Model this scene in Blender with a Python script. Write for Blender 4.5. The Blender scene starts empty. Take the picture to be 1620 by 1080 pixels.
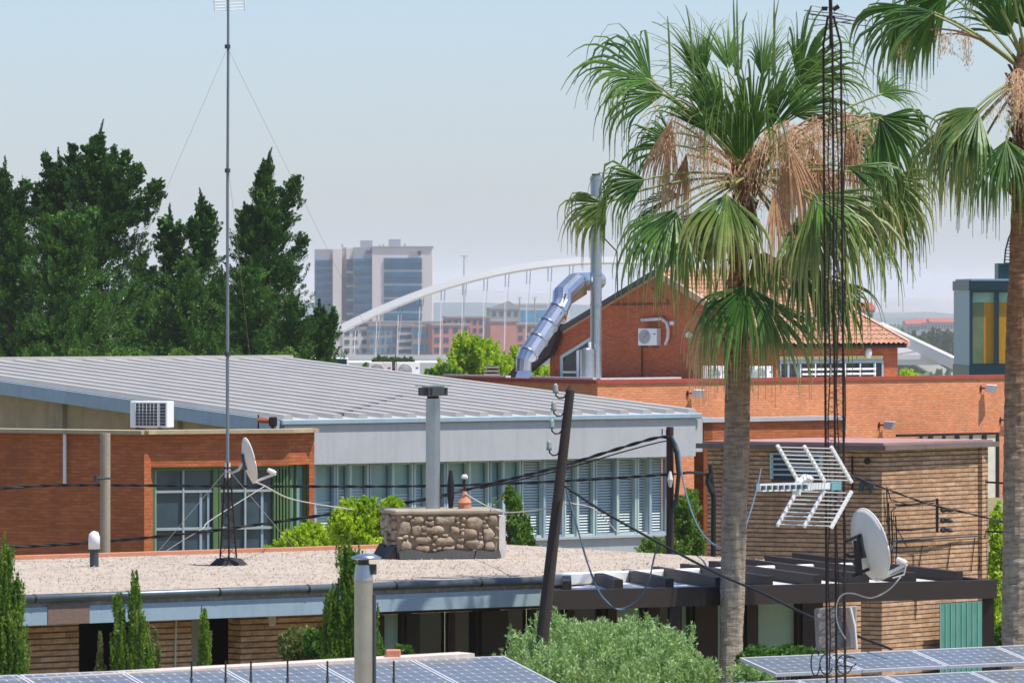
import bpy, bmesh, math, random
import numpy as np
from mathutils import Vector, Matrix, noise as mnoise

random.seed(7)
RNG = np.random.default_rng(11)
SC = bpy.context.scene
COL = SC.collection
R = math.radians
F, H0, ZC = 9000.0, 475.0, 7.0          # focal length (px of a 1620 wide frame), horizon row, eye height


# ------------------------------------------------------------------ places
def P(px, py, Y):
    return Vector(((px - 810.0) / F * Y, Y, ZC - (py - H0) / F * Y))


def H(px, Y):
    return Vector(((px - 810.0) / F * Y, Y))


def zat(py, Y):
    return ZC - (py - H0) / F * Y


def D(deg):
    return Vector((math.cos(R(deg)), math.sin(R(deg))))


def hit(p, d, px):
    k = (px - 810.0) / F
    return (k * p.y - p.x) / (d.x - k * d.y)


def go(p, d, px):
    return p + d * hit(p, d, px)


class Fr:
    """a frame on plan: origin, a-axis along the facade, b-axis away from the eye"""
    def __init__(s, o, th):
        s.o = Vector((o.x, o.y)); s.th = th
        s.e = D(th); s.b = D(th + 90)

    def q(s, a, b):
        return s.o + s.e * a + s.b * b

    def p(s, a, b, z):
        v = s.q(a, b)
        return Vector((v.x, v.y, z))

    def a_at(s, px, b=0.0):
        return hit(s.q(0, b), s.e, px)


# ------------------------------------------------------------------ mesh builder
class MB:
    def __init__(s):
        s.v = []; s.f = []

    def add(s, vs, fs):
        n = len(s.v)
        s.v += [tuple(v) for v in vs]
        s.f += [tuple(i + n for i in f) for f in fs]
        return s

    def hexa(s, p):
        return s.add(p, [(0, 3, 2, 1), (4, 5, 6, 7), (0, 1, 5, 4), (1, 2, 6, 5), (2, 3, 7, 6), (3, 0, 4, 7)])

    def box(s, fr, a0, a1, b0, b1, z0, z1):
        return s.hexa([fr.p(a0, b0, z0), fr.p(a1, b0, z0), fr.p(a1, b1, z0), fr.p(a0, b1, z0),
                       fr.p(a0, b0, z1), fr.p(a1, b0, z1), fr.p(a1, b1, z1), fr.p(a0, b1, z1)])

    def abox(s, x0, x1, y0, y1, z0, z1):
        return s.hexa([(x0, y0, z0), (x1, y0, z0), (x1, y1, z0), (x0, y1, z0),
                       (x0, y0, z1), (x1, y0, z1), (x1, y1, z1), (x0, y1, z1)])

    def wall(s, p0, p1, z0, z1, th=.25, z1b=None):
        d = (p1 - p0).normalized(); n = Vector((-d.y, d.x)) * th
        z1b = z1 if z1b is None else z1b
        a, b, c, e = p0, p1, p1 + n, p0 + n
        return s.hexa([(a.x, a.y, z0), (b.x, b.y, z0), (c.x, c.y, z0), (e.x, e.y, z0),
                       (a.x, a.y, z1), (b.x, b.y, z1b), (c.x, c.y, z1b), (e.x, e.y, z1)])

    def poly(s, pts, z0, z1):
        n = len(pts)
        vs = [(p[0], p[1], z0) for p in pts] + [(p[0], p[1], z1) for p in pts]
        fs = [tuple(range(n - 1, -1, -1)), tuple(range(n, 2 * n))]
        fs += [(i, (i + 1) % n, n + (i + 1) % n, n + i) for i in range(n)]
        return s.add(vs, fs)

    def prism(s, pts, off):
        """a flat outline (3-D points) given thickness off"""
        n = len(pts); off = Vector(off)
        vs = [Vector(p) for p in pts] + [Vector(p) + off for p in pts]
        fs = [tuple(range(n - 1, -1, -1)), tuple(range(n, 2 * n))]
        fs += [(i, (i + 1) % n, n + (i + 1) % n, n + i) for i in range(n)]
        return s.add(vs, fs)

    def tube(s, pts, r, n=8, cap=True):
        pts = [Vector(p) for p in pts]
        rs = r if isinstance(r, (list, tuple)) else [r] * len(pts)
        base = len(s.v); up = None
        for i, p in enumerate(pts):
            t = (pts[min(i + 1, len(pts) - 1)] - pts[max(i - 1, 0)]).normalized()
            if up is None:
                up = Vector((0, 0, 1)) if abs(t.z) < .9 else Vector((1, 0, 0))
            x = t.cross(up)
            if x.length < 1e-4:
                x = t.cross(Vector((1, 0, 0)))
            x.normalize(); y = x.cross(t).normalized(); up = y
            for k in range(n):
                a = 2 * math.pi * k / n
                s.v.append(tuple(p + (x * math.cos(a) + y * math.sin(a)) * rs[i]))
        for i in range(len(pts) - 1):
            for k in range(n):
                a = base + i * n + k; b = base + i * n + (k + 1) % n
                s.f.append((a, b, b + n, a + n))
        if cap:
            s.f.append(tuple(base + k for k in range(n - 1, -1, -1)))
            e = base + (len(pts) - 1) * n
            s.f.append(tuple(e + k for k in range(n)))
        return s

    def cyl(s, p, r, z0, z1, n=16, r1=None):
        return s.tube([(p[0], p[1], z0), (p[0], p[1], z1)], [r, r if r1 is None else r1], n)

    def bar(s, p0, p1, w, h=None):
        """a rectangular bar from p0 to p1"""
        p0, p1 = Vector(p0), Vector(p1); h = w if h is None else h
        t = (p1 - p0).normalized()
        x = t.cross(Vector((0, 0, 1)))
        if x.length < 1e-3:
            x = Vector((1, 0, 0))
        x.normalize(); y = x.cross(t).normalized()
        x *= w / 2; y *= h / 2
        return s.hexa([p0 - x - y, p0 + x - y, p0 + x + y, p0 - x + y, p1 - x - y, p1 + x - y, p1 + x + y, p1 - x + y])

    def build(s, name, mat, parent=None, smooth=False, th=0.0, bevel=0.0):
        off = Vector((0, 0, 0)) if parent is None else world(parent)
        me = bpy.data.meshes.new(name)
        me.from_pydata([tuple(Vector(v) - off) for v in s.v], [], s.f)
        bm = bmesh.new(); bm.from_mesh(me)
        bmesh.ops.recalc_face_normals(bm, faces=bm.faces[:])
        if bevel:
            bmesh.ops.bevel(bm, geom=bm.edges[:], offset=bevel, segments=1, affect='EDGES', clamp_overlap=True)
        uv = bm.loops.layers.uv.new('UVMap')
        e, b = D(th), D(th + 90)
        for f in bm.faces:
            n = f.normal
            for l in f.loops:
                c = l.vert.co + off
                if abs(n.z) > .75:
                    l[uv].uv = (c.x * e.x + c.y * e.y, c.x * b.x + c.y * b.y)
                else:
                    m = math.hypot(n.x, n.y) or 1
                    l[uv].uv = ((-n.y * c.x + n.x * c.y) / m, c.z)
            f.smooth = smooth
        bm.to_mesh(me); bm.free()
        return link(name, me, mat, parent)


def world(o):
    v = Vector(o.location)
    while o.parent is not None:
        o = o.parent; v = v + Vector(o.location)
    return v


def link(name, me, mat, parent=None):
    o = bpy.data.objects.new(name, me)
    if mat is not None:
        me.materials.append(mat)
    COL.objects.link(o)
    if parent is not None:
        o.parent = parent
    return o


def tag(o, label=None, cat=None, group=None, kind=None):
    for k, v in (('label', label), ('category', cat), ('group', group), ('kind', kind)):
        if v:
            o[k] = v
    return o


def thing(name, label, cat, loc=(0, 0, 0), group=None):
    o = bpy.data.objects.new(name, None)
    COL.objects.link(o); o.location = loc; o.empty_display_size = .2
    return tag(o, label, cat, group)


def copy_tree(o, parent=None):
    c = o.copy(); COL.objects.link(c); c.parent = parent
    for ch in list(o.children):
        copy_tree(ch, c)
    return c


def quads(name, V, mat, parent=None, UV=None, k=4):
    """V: (n,k,3) loose faces -> one mesh"""
    off = np.zeros(3) if parent is None else np.array(world(parent))
    n = V.shape[0]
    me = bpy.data.meshes.new(name)
    me.vertices.add(n * k); me.vertices.foreach_set('co', (V.reshape(-1, 3) - off).astype(np.float32).ravel())
    me.loops.add(n * k); me.loops.foreach_set('vertex_index', np.arange(n * k, dtype=np.int32))
    me.polygons.add(n); me.polygons.foreach_set('loop_start', np.arange(0, n * k, k, dtype=np.int32))
    if UV is not None:
        u = me.uv_layers.new(name='UVMap'); u.data.foreach_set('uv', UV.astype(np.float32).ravel())
    me.update(calc_edges=True); me.validate()
    return link(name, me, mat, parent)


def unit(a):
    return a / np.maximum(np.linalg.norm(a, axis=-1, keepdims=True), 1e-9)


def leaf_faces(C, A, L, W, N=None):
    """rhombic leaves: centres C, axes A, lengths L, widths W"""
    n = len(C)
    A = unit(A)
    S = unit(np.cross(A, RNG.normal(size=(n, 3)) if N is None else N + RNG.normal(size=(n, 3)) * .3))
    L = np.broadcast_to(np.asarray(L, float), (n,))[:, None]; W = np.broadcast_to(np.asarray(W, float), (n,))[:, None]
    return np.stack([C - A * L * .5, C + S * W * .5, C + A * L * .5, C - S * W * .5], axis=1)


# ------------------------------------------------------------------ materials
def S(r, g, b):
    f = lambda c: (c / 255 / 12.92) if c / 255 <= .04045 else ((c / 255 + .055) / 1.055) ** 2.4
    return (f(r), f(g), f(b), 1.0)


def mul(c, k):
    return (min(1, c[0] * k), min(1, c[1] * k), min(1, c[2] * k), 1.0)


class NT:
    def __init__(s, name):
        s.m = bpy.data.materials.new(name); s.m.use_nodes = True
        s.t = s.m.node_tree; s.t.nodes.clear()
        s.out = s.n('ShaderNodeOutputMaterial')

    def n(s, typ, **kw):
        x = s.t.nodes.new(typ)
        for k, v in kw.items():
            setattr(x, k, v)
        return x

    def l(s, a, b):
        s.t.links.new(a, b)

    def noise(s, vec, scale, detail=4, rough=.6):
        x = s.n('ShaderNodeTexNoise'); x.inputs['Scale'].default_value = scale
        x.inputs['Detail'].default_value = detail; x.inputs['Roughness'].default_value = rough
        if vec is not None:
            s.l(vec, x.inputs['Vector'])
        return x.outputs['Fac']

    def mix(s, fac, a, b, typ='MIX'):
        x = s.n('ShaderNodeMix', data_type='RGBA', blend_type=typ)
        for sock, v in ((x.inputs[0], fac), (x.inputs[6], a), (x.inputs[7], b)):
            if isinstance(v, (int, float, tuple)):
                sock.default_value = v
            else:
                s.l(v, sock)
        return x.outputs[2]

    def ramp(s, fac, stops):
        x = s.n('ShaderNodeValToRGB')
        el = x.color_ramp.elements
        while len(el) < len(stops):
            el.new(.5)
        for e, (p, c) in zip(el, stops):
            e.position = p; e.color = c
        s.l(fac, x.inputs[0])
        return x.outputs[0]

    def bump(s, h, strength, dist=.02, normal=None):
        x = s.n('ShaderNodeBump'); x.inputs['Strength'].default_value = strength; x.inputs['Distance'].default_value = dist
        s.l(h, x.inputs['Height'])
        if normal is not None:
            s.l(normal, x.inputs['Normal'])
        return x.outputs['Normal']

    def coords(s, which='Object', scale=None):
        c = s.n('ShaderNodeTexCoord').outputs[which]
        if scale:
            m = s.n('ShaderNodeMapping'); m.inputs['Scale'].default_value = scale
            s.l(c, m.inputs['Vector']); c = m.outputs[0]
        return c

    def bsdf(s, col, rough=.7, metal=0.0, normal=None, spec=.4):
        x = s.n('ShaderNodeBsdfPrincipled')
        x.inputs['Roughness'].default_value = rough; x.inputs['Metallic'].default_value = metal
        x.inputs['Specular IOR Level'].default_value = spec
        if isinstance(col, tuple):
            x.inputs['Base Color'].default_value = col
        else:
            s.l(col, x.inputs['Base Color'])
        if normal is not None:
            s.l(normal, x.inputs['Normal'])
        s.l(x.outputs[0], s.out.inputs['Surface'])
        return x


def M(name, c, rough=.75, metal=0.0, var=.18, scale=2.5, grain=.1, streak=.0, bump=0.0, bscale=30., spec=.35):
    t = NT(name); o = t.coords('Object')
    n1 = t.noise(o, scale, 5)
    col = t.ramp(n1, [(.25, mul(c, 1 - var)), (.75, mul(c, 1 + var))])
    if grain:
        n2 = t.noise(o, scale * 14, 3)
        col = t.mix(grain, col, t.ramp(n2, [(.3, mul(c, .45)), (.7, mul(c, 1.5))]))
    if streak:
        sv = t.coords('Object', (3.2, 3.2, .22))
        n3 = t.noise(sv, 1.6, 5, .7)
        col = t.mix(t.ramp(n3, [(.48, (0, 0, 0, 1)), (.78, (streak,) * 3 + (1,))]), col, mul(c, .4))
    nm = t.bump(t.noise(o, bscale, 4), bump) if bump else None
    t.bsdf(col, rough, metal, nm, spec)
    return t.m


def BRICK(name, c1, c2, mortar, bw=.25, bh=.066, ms=.012, stain=.25, bstr=.6, jitter=.3, bed=None):
    t = NT(name)
    uv = t.coords('UV')
    b = t.n('ShaderNodeTexBrick'); b.offset = .5
    t.l(uv, b.inputs['Vector'])
    for k, v in (('Color1', c1), ('Color2', c2), ('Mortar', mortar), ('Scale', 1.0), ('Mortar Size', ms), ('Mortar Smooth', .3),
                 ('Bias', -.1), ('Brick Width', bw), ('Row Height', bh)):
        b.inputs[k].default_value = v
    o = t.coords('Object')
    base = b.outputs['Color']
    if bed is not None:
        b2 = t.n('ShaderNodeTexBrick'); t.l(uv, b2.inputs['Vector'])
        for k, v in (('Scale', 1.0), ('Mortar Size', bed), ('Mortar Smooth', .5), ('Brick Width', 400.0), ('Row Height', bh)):
            b2.inputs[k].default_value = v
        base = t.mix(b2.outputs['Fac'], base, mul(mortar, .7)); b = b2
    sv = t.noise(t.coords('Object', (1.6, 1.6, .12)), 1.0, 5, .7)
    base = t.mix(t.ramp(sv, [(.5, (0, 0, 0, 1)), (.8, (.45,) * 3 + (1,))]), base, mul(mortar, .8))
    big = t.noise(o, .55, 5, .65)
    mul_ = t.ramp(big, [(.3, (1 - stain, 1 - stain, 1 - stain, 1)), (.7, (1 + stain * .3,) * 3 + (1,))])
    col = t.mix(1.0, base, mul_, 'MULTIPLY')
    fine = t.noise(t.coords('UV', (5, 16, 1)), 1.0, 3)
    col = t.mix(jitter, col, t.mix(1.0, col, t.ramp(fine, [(.3, (.45, .45, .45, 1)), (.7, (1.5, 1.45, 1.4, 1))]), 'MULTIPLY'))
    inv = t.n('ShaderNodeMath', operation='SUBTRACT'); inv.inputs[0].default_value = 1.0
    t.l(b.outputs['Fac'], inv.inputs[1])
    t.bsdf(col, .85, 0, t.bump(inv.outputs[0], bstr, .012), .25)
    return t.m


def LEAF(name, c, c2, trans=.35, var_scale=1.3, tip=None, rough=.55, spec=.3):
    t = NT(name)
    n = t.noise(t.coords('Object'), var_scale, 3)
    col = t.ramp(n, [(.32, c), (.68, c2)])
    fine = t.noise(t.coords('Object'), 17.0, 2)
    col = t.mix(.35, col, t.mix(1.0, col, t.ramp(fine, [(.3, (.5, .5, .5, 1)), (.7, (1.5, 1.5, 1.4, 1))]), 'MULTIPLY'))
    if tip is not None:
        sx = t.n('ShaderNodeSeparateXYZ'); t.l(t.coords('UV'), sx.inputs[0])
        f = t.ramp(sx.outputs[1], [(.35, (0, 0, 0, 1)), (.95, (1, 1, 1, 1))])
        col = t.mix(f, col, tip)
    p = t.bsdf(col, rough, 0, None, spec)
    tr = t.n('ShaderNodeBsdfTranslucent'); t.l(t.mix(1.0, col, (1.15, 1.2, .6, 1), 'MULTIPLY'), tr.inputs[0])
    mx = t.n('ShaderNodeMixShader'); mx.inputs[0].default_value = trans
    t.l(p.outputs[0], mx.inputs[1]); t.l(tr.outputs[0], mx.inputs[2])
    t.l(mx.outputs[0], t.out.inputs['Surface'])
    return t.m


def GLASS(name, c, c2, rough=.06, scale=.8, spec=.6):
    t = NT(name)
    n = t.noise(t.coords('Object'), scale, 3)
    t.bsdf(t.ramp(n, [(.35, c), (.65, c2)]), rough, 0, None, spec)
    return t.m


m_brick = BRICK('orange brick', S(196, 112, 68), S(176, 92, 52), S(160, 104, 72), ms=.009, stain=.24)
m_brick_far = BRICK('orange brick wall', S(232, 152, 106), S(218, 134, 90), S(196, 142, 108), bh=.085, ms=.012, stain=.2)
m_brown = BRICK('tan rustic brick', S(206, 168, 134), S(182, 142, 108), S(126, 100, 76), bw=.40, bh=.08, ms=.005, stain=.28, bstr=1.0, jitter=.65, bed=.0125)
m_gable = BRICK('red brick', S(196, 106, 66), S(176, 88, 52), S(150, 92, 66), bh=.085, ms=.011, stain=.22)
m_coping = M('pale stone coping', S(176, 160, 128), .85, streak=.35, grain=.2)
m_redcap = M('red tile coping', S(160, 72, 56), .8, grain=.25)
m_metalroof = M('grey zinc sheet', S(172, 168, 161), .65, .0, var=.1, scale=.9, grain=.06, streak=.0)
m_fascia = M('pale grey sheet', S(172, 173, 175), .6, var=.08, scale=.8, grain=.05, streak=.25)
m_bluefascia = M('blue grey metal trim', S(150, 170, 182), .5, .1, var=.1, streak=.3)
m_concrete = M('weathered concrete', S(160, 148, 128), .9, grain=.2, streak=.45, bump=.3)
m_white = M('white enamel', S(226, 226, 222), .45, var=.05, grain=.04, streak=.12)
m_offwhite = M('off white render', S(206, 202, 196), .8, var=.1, grain=.1, streak=.3)
m_darkgrille = M('dark grille', S(66, 70, 74), .6, grain=.2)
m_green = M('green painted steel', S(92, 118, 74), .5, var=.15)
m_steel = M('galvanised steel', S(170, 176, 180), .33, .85, var=.12, scale=5, grain=.1)
m_warmsteel = M('warm stainless steel', S(188, 182, 172), .3, .8, var=.14, scale=4, grain=.12, streak=.3)
m_shiny = M('bright aluminium jacket', S(178, 184, 192), .28, .85, var=.14, scale=3, grain=.1, streak=.25, bump=.12, bscale=5)
m_bronze = M('brown aluminium', S(176, 140, 104), .3, .9, var=.3, scale=4, grain=.2)
m_rust = M('rusty dark steel', S(50, 34, 30), .75, .2, var=.35, scale=9, grain=.35)
m_black = M('black rubber', S(26, 26, 28), .6, grain=.15)
m_cable = M('grey black cable', S(34, 35, 38), .55, grain=.1)
m_whitecable = M('old white cable', S(196, 190, 182), .6)
m_bluecable = M('faded blue cable', S(84, 102, 116), .6)
m_wood = M('dark creosoted pole', S(64, 54, 50), .9, var=.25, scale=6, grain=.35, streak=.4, bump=.4)
m_redwood = M('red brown pole', S(70, 44, 40), .85, var=.25, scale=6, grain=.35, streak=.3)
m_brownbeam = M('brown painted timber', S(48, 39, 35), .6, var=.15, grain=.1)
m_darkwood = M('dark brown joinery', S(48, 36, 30), .6, var=.15)
m_clay = M('terracotta', S(190, 128, 98), .85, grain=.2)
m_poly = M('pale polycarbonate', S(206, 204, 202), .5, var=.06)
m_dish = M('cream dish enamel', S(214, 208, 196), .5, var=.08, grain=.08, streak=.3)
m_dishwhite = M('white dish enamel', S(214, 212, 210), .5, var=.08, grain=.06, streak=.25)
m_glass = GLASS('blue grey window glass', S(44, 62, 72), S(70, 92, 104))
m_glass_dark = GLASS('dark window glass', S(24, 30, 32), S(46, 54, 56))
m_glass_teal = GLASS('teal window glass', S(112, 148, 148), S(140, 174, 172), .1)
m_glass_mid = GLASS('grey teal window glass', S(72, 94, 96), S(96, 120, 120), .1)
m_glass_far = GLASS('far tower glass', S(8, 112, 152), S(44, 150, 188), .4, .12, .1)
m_blind = M('grey blind slats', S(196, 208, 206), .6, var=.08)
m_frame = M('pale green grey frame', S(172, 190, 186), .5, var=.06)
m_curtain = M('pale green curtain', S(150, 176, 164), .8, var=.12)
m_teal = M('dark teal metal', S(24, 58, 68), .4, .2, var=.1)
m_paleteal = M('pale teal panel', S(150, 178, 180), .5, var=.06)
m_yellow = M('ochre panel', S(196, 140, 20), .6, var=.08)
m_plaster = M('beige wall plaster', S(170, 152, 124), .9, streak=.35, grain=.12)  # beige is the wall's own colour
m_pinkstone = M('pale pink cladding', S(222, 208, 202), .8, var=.05, scale=.1, grain=.03)
m_greystone = M('pale grey cladding', S(160, 160, 164), .8, var=.05, scale=.1, grain=.03)
m_townbrick = M('pink town brick', S(190, 128, 112), .9, var=.1, scale=.2, grain=.08)
m_towngrey = M('grey town wall', S(156, 150, 150), .9, var=.1, scale=.2)
m_townwin = GLASS('town windows', S(40, 66, 90), S(66, 90, 112), .3, .3, .3)
m_bridge = M('white bridge concrete', S(212, 210, 206), .7, var=.05, scale=.05, grain=.03)
m_roofred = M('faded red roof felt', S(164, 128, 120), .9, var=.25, scale=1.2, grain=.2)


def gravel_mat():
    t = NT('pink gravel'); o = t.coords('Object')
    v = t.n('ShaderNodeTexVoronoi'); v.inputs['Scale'].default_value = 17.0; t.l(o, v.inputs['Vector'])
    sx = t.n('ShaderNodeSeparateColor'); t.l(v.outputs['Color'], sx.inputs[0])
    col = t.ramp(sx.outputs[0], [(.0, S(150, 136, 122)), (.45, S(168, 154, 140)), (.8, S(178, 165, 152)), (1., S(196, 186, 176))])
    col = t.mix(.35, col, t.ramp(t.noise(o, .7, 7, .7), [(.27, S(116, 105, 90)), (.46, S(166, 152, 132)), (.72, S(188, 176, 156))]))
    t.bsdf(col, .95, 0, t.bump(v.outputs['Distance'], .5, .02), .2)
    return t.m


m_gravel = gravel_mat()


def stone_mat():
    t = NT('rubble stone'); o = t.coords('Object')
    v = t.n('ShaderNodeTexVoronoi'); v.inputs['Scale'].default_value = 4.5; t.l(o, v.inputs['Vector'])
    sx = t.n('ShaderNodeSeparateColor'); t.l(v.outputs['Color'], sx.inputs[0])
    col = t.ramp(sx.outputs[1], [(.0, S(112, 100, 86)), (.5, S(158, 140, 116)), (1., S(188, 174, 154))])
    col = t.mix(.5, col, t.ramp(t.noise(o, 14, 6, .7), [(.3, S(92, 76, 62)), (.7, S(196, 176, 150))]))
    t.bsdf(col, .95, 0, t.bump(t.noise(o, 22, 6, .7), .7, .03), .2)
    return t.m


m_stone = stone_mat()
m_mortar = M('sandy mortar', S(150, 132, 110), .95, var=.3, scale=6, grain=.3, bump=.4)
m_tar = M('black tar flashing', S(40, 40, 42), .7, var=.3, scale=6, grain=.3, bump=.4)


def tile_mat():
    t = NT('clay roof tile'); uv = t.coords('UV')
    n = t.noise(t.coords('Object'), 3.0, 5)
    col = t.ramp(n, [(.3, S(166, 116, 90)), (.7, S(198, 150, 122))])
    n2 = t.noise(t.coords('Object'), 20, 3)
    col = t.mix(.3, col, t.ramp(n2, [(.3, S(110, 74, 58)), (.7, S(218, 172, 140))]))
    t.bsdf(col, .85, 0, None, .25)
    return t.m


m_tile = tile_mat()


def panel_mat():
    t = NT('solar cells'); o = t.coords('Object')
    b = t.n('ShaderNodeTexBrick'); b.offset = 0.0; t.l(o, b.inputs['Vector'])
    for k, v in (('Color1', S(88, 94, 100)), ('Color2', S(96, 102, 108)), ('Mortar', S(150, 156, 162)), ('Scale', 1.0), ('Mortar Size', .004),
                 ('Mortar Smooth', .1), ('Brick Width', .145), ('Row Height', .145)):
        b.inputs[k].default_value = v
    # pale lozenges where four cells meet
    sx = t.n('ShaderNodeSeparateXYZ'); t.l(o, sx.inputs[0])
    parts = []
    for k in (0, 1):
        a = t.n('ShaderNodeMath', operation='PINGPONG'); t.l(sx.outputs[k], a.inputs[0]); a.inputs[1].default_value = .0725
        parts.append(a)
    ad = t.n('ShaderNodeMath', operation='ADD'); t.l(parts[0].outputs[0], ad.inputs[0]); t.l(parts[1].outputs[0], ad.inputs[1])
    lt = t.n('ShaderNodeMath', operation='LESS_THAN'); t.l(ad.outputs[0], lt.inputs[0]); lt.inputs[1].default_value = .02
    col = t.mix(lt.outputs[0], b.outputs['Color'], S(196, 202, 210))
    col = t.mix(.25, col, t.ramp(t.noise(o, 3, 4), [(.3, S(96, 102, 110)), (.7, S(124, 130, 138))]))
    t.bsdf(col, .3, 0, None, .35)
    return t.m


m_cells = panel_mat()


def trunk_mat():
    t = NT('palm trunk'); o = t.coords('Object')
    ring = t.noise(t.coords('Object', (5, 5, 24)), 1.0, 5, .7)
    fib = t.noise(t.coords('Object', (14, 14, 5)), 1.0, 4)
    sx = t.n('ShaderNodeSeparateXYZ'); t.l(o, sx.inputs[0])
    mr = t.n('ShaderNodeMapRange'); t.l(sx.outputs[2], mr.inputs[0])
    mr.inputs[1].default_value = 3.6; mr.inputs[2].default_value = 6.6
    low = t.ramp(ring, [(.3, S(122, 110, 95)), (.5, S(168, 154, 134)), (.75, S(198, 184, 164))])
    high = t.ramp(ring, [(.3, S(104, 66, 42)), (.55, S(160, 116, 80)), (.75, S(190, 150, 112))])
    col = t.mix(mr.outputs[0], low, high)
    col = t.mix(.35, col, t.mix(1.0, col, t.ramp(fib, [(.3, (.4, .4, .4, 1)), (.7, (1.5, 1.5, 1.5, 1))]), 'MULTIPLY'))
    t.bsdf(col, .9, 0, t.bump(ring, .8, .04), .2)
    return t.m


m_trunk = trunk_mat()
m_bark = M('dark bark', S(74, 60, 48), .95, var=.3, scale=5, grain=.3, bump=.5)
m_boot = M('palm leaf bases', S(112, 72, 48), .9, var=.35, scale=7, grain=.35, bump=.5)

l_conifer = LEAF('cypress leaves', S(38, 76, 32), S(84, 124, 48), .12, 2.2, rough=.6, spec=.15)
l_conifer2 = LEAF('lighter cypress leaves', S(48, 88, 38), S(100, 140, 58), .12, 2.2, rough=.6, spec=.15)
l_thuja = LEAF('thuja leaves', S(84, 122, 44), S(150, 172, 76), .35, 4)
l_thuja_dark = LEAF('dark thuja leaves', S(76, 116, 40), S(138, 166, 64), .35, 3)
l_lime = LEAF('lime leaves', S(140, 172, 36), S(196, 214, 66), .45, 2)
l_mid = LEAF('mid green leaves', S(74, 112, 42), S(120, 150, 62), .4, 1.5)
l_sage = LEAF('sage leaves', S(122, 156, 98), S(182, 204, 146), .3, 4)
l_olive = LEAF('olive brown leaves', S(104, 116, 66), S(140, 146, 92), .3, 3)
l_hedge = LEAF('hedge leaves', S(62, 104, 42), S(96, 136, 58), .35, 2)
l_far = LEAF('far tree leaves', S(66, 92, 56), S(92, 116, 72), .3, .3)
l_palm = LEAF('palm green', S(44, 84, 22), S(84, 124, 40), .26, 1.2, tip=S(120, 142, 74), rough=.45, spec=.4)
l_palm2 = LEAF('palm olive', S(70, 104, 36), S(120, 140, 64), .28, 1.2, tip=S(186, 180, 118), rough=.48, spec=.4)
l_palmdead = LEAF('palm dry', S(184, 142, 108), S(212, 174, 142), .35, 2, tip=S(222, 190, 160))
l_flower = LEAF('palm flower stalks', S(216, 178, 150), S(238, 212, 188), .4, 4)
m_petiole = M('palm petiole', S(134, 140, 80), .5, var=.2, scale=4)
m_strand = M('pink straw', S(214, 172, 146), .7, var=.15, scale=4)
m_petiole_brown = M('old petiole', S(150, 112, 80), .7, var=.25, scale=4)

# ------------------------------------------------------------------ camera, light, air
cam = bpy.data.cameras.new('camera'); co = bpy.data.objects.new('camera', cam); COL.objects.link(co)
co.location = (0, 0, ZC); co.rotation_euler = (R(90), 0, 0)
cam.lens = 200.0; cam.sensor_width = 36.0; cam.shift_y = (H0 - 540.0) / 1620.0
cam.clip_start = .5; cam.clip_end = 60000
cam.dof.use_dof = True; cam.dof.focus_distance = 112.0; cam.dof.aperture_fstop = 9.0
SC.camera = co
SUN_AZ, SUN_EL = 68.0, 66.0
sd = Vector((math.sin(R(SUN_AZ)) * math.cos(R(SUN_EL)), -math.cos(R(SUN_AZ)) * math.cos(R(SUN_EL)), math.sin(R(SUN_EL))))
sl = bpy.data.lights.new('sun', 'SUN'); sl.energy = 4.2; sl.angle = R(.53); sl.color = (1.0, .95, .87)
so = bpy.data.objects.new('sun', sl); COL.objects.link(so); so.rotation_euler = sd.to_track_quat('Z', 'Y').to_euler()
so.location = (30, 60, 60)
w = bpy.data.worlds.new('World'); SC.world = w; w.use_nodes = True
nt = w.node_tree
bg = nt.nodes.get('Background') or nt.nodes.new('ShaderNodeBackground')
sky = nt.nodes.new('ShaderNodeTexSky'); sky.sky_type = 'NISHITA'; sky.sun_disc = False
sky.sun_elevation = R(SUN_EL); sky.sun_rotation = R(180 - SUN_AZ)
sky.air_density = 1.1; sky.dust_density = .95; sky.ozone_density = 10.0; sky.altitude = 200
tint = nt.nodes.new('ShaderNodeMix'); tint.data_type = 'RGBA'; tint.blend_type = 'MULTIPLY'; tint.inputs[0].default_value = 1.0
tint.inputs[7].default_value = (1.0, .945, .99, 1)          # white balance of the sky light
nt.links.new(sky.outputs[0], tint.inputs[6]); nt.links.new(tint.outputs[2], bg.inputs[0]); bg.inputs[1].default_value = .118
SC.view_settings.view_transform = 'Standard'; SC.view_settings.look = 'None'
SC.view_settings.exposure = 0.56; SC.view_settings.gamma = 1.0
SC.cycles.max_bounces = 6; SC.cycles.transparent_max_bounces = 8; SC.cycles.volume_bounces = 1

hz = MB().abox(-7000, 7000, -60, 21000, -60, 95).build('haze', None)
tag(hz, 'thin pale summer haze over the town', 'haze', kind='stuff')
hm = bpy.data.materials.new('haze air'); hm.use_nodes = True; hm.node_tree.nodes.clear()
ho = hm.node_tree.nodes.new('ShaderNodeOutputMaterial'); hv = hm.node_tree.nodes.new('ShaderNodeVolumePrincipled')
hv.inputs['Color'].default_value = (.93, .95, 1.0, 1); hv.inputs['Density'].default_value = 8.5e-5; hv.inputs['Anisotropy'].default_value = .05
hv.inputs['Density Attribute'].default_value = ''
hm.node_tree.links.new(hv.outputs[0], ho.inputs['Volume'])
hz.data.materials.append(hm)

# ------------------------------------------------------------------ ground and hills
def ground_z(Y):
    if Y < 260:
        return 0.0
    if Y < 560:
        t = (Y - 260) / 300.0; t = t * t * (3 - 2 * t)
        return -18.0 * t
    return -18.0


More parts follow.
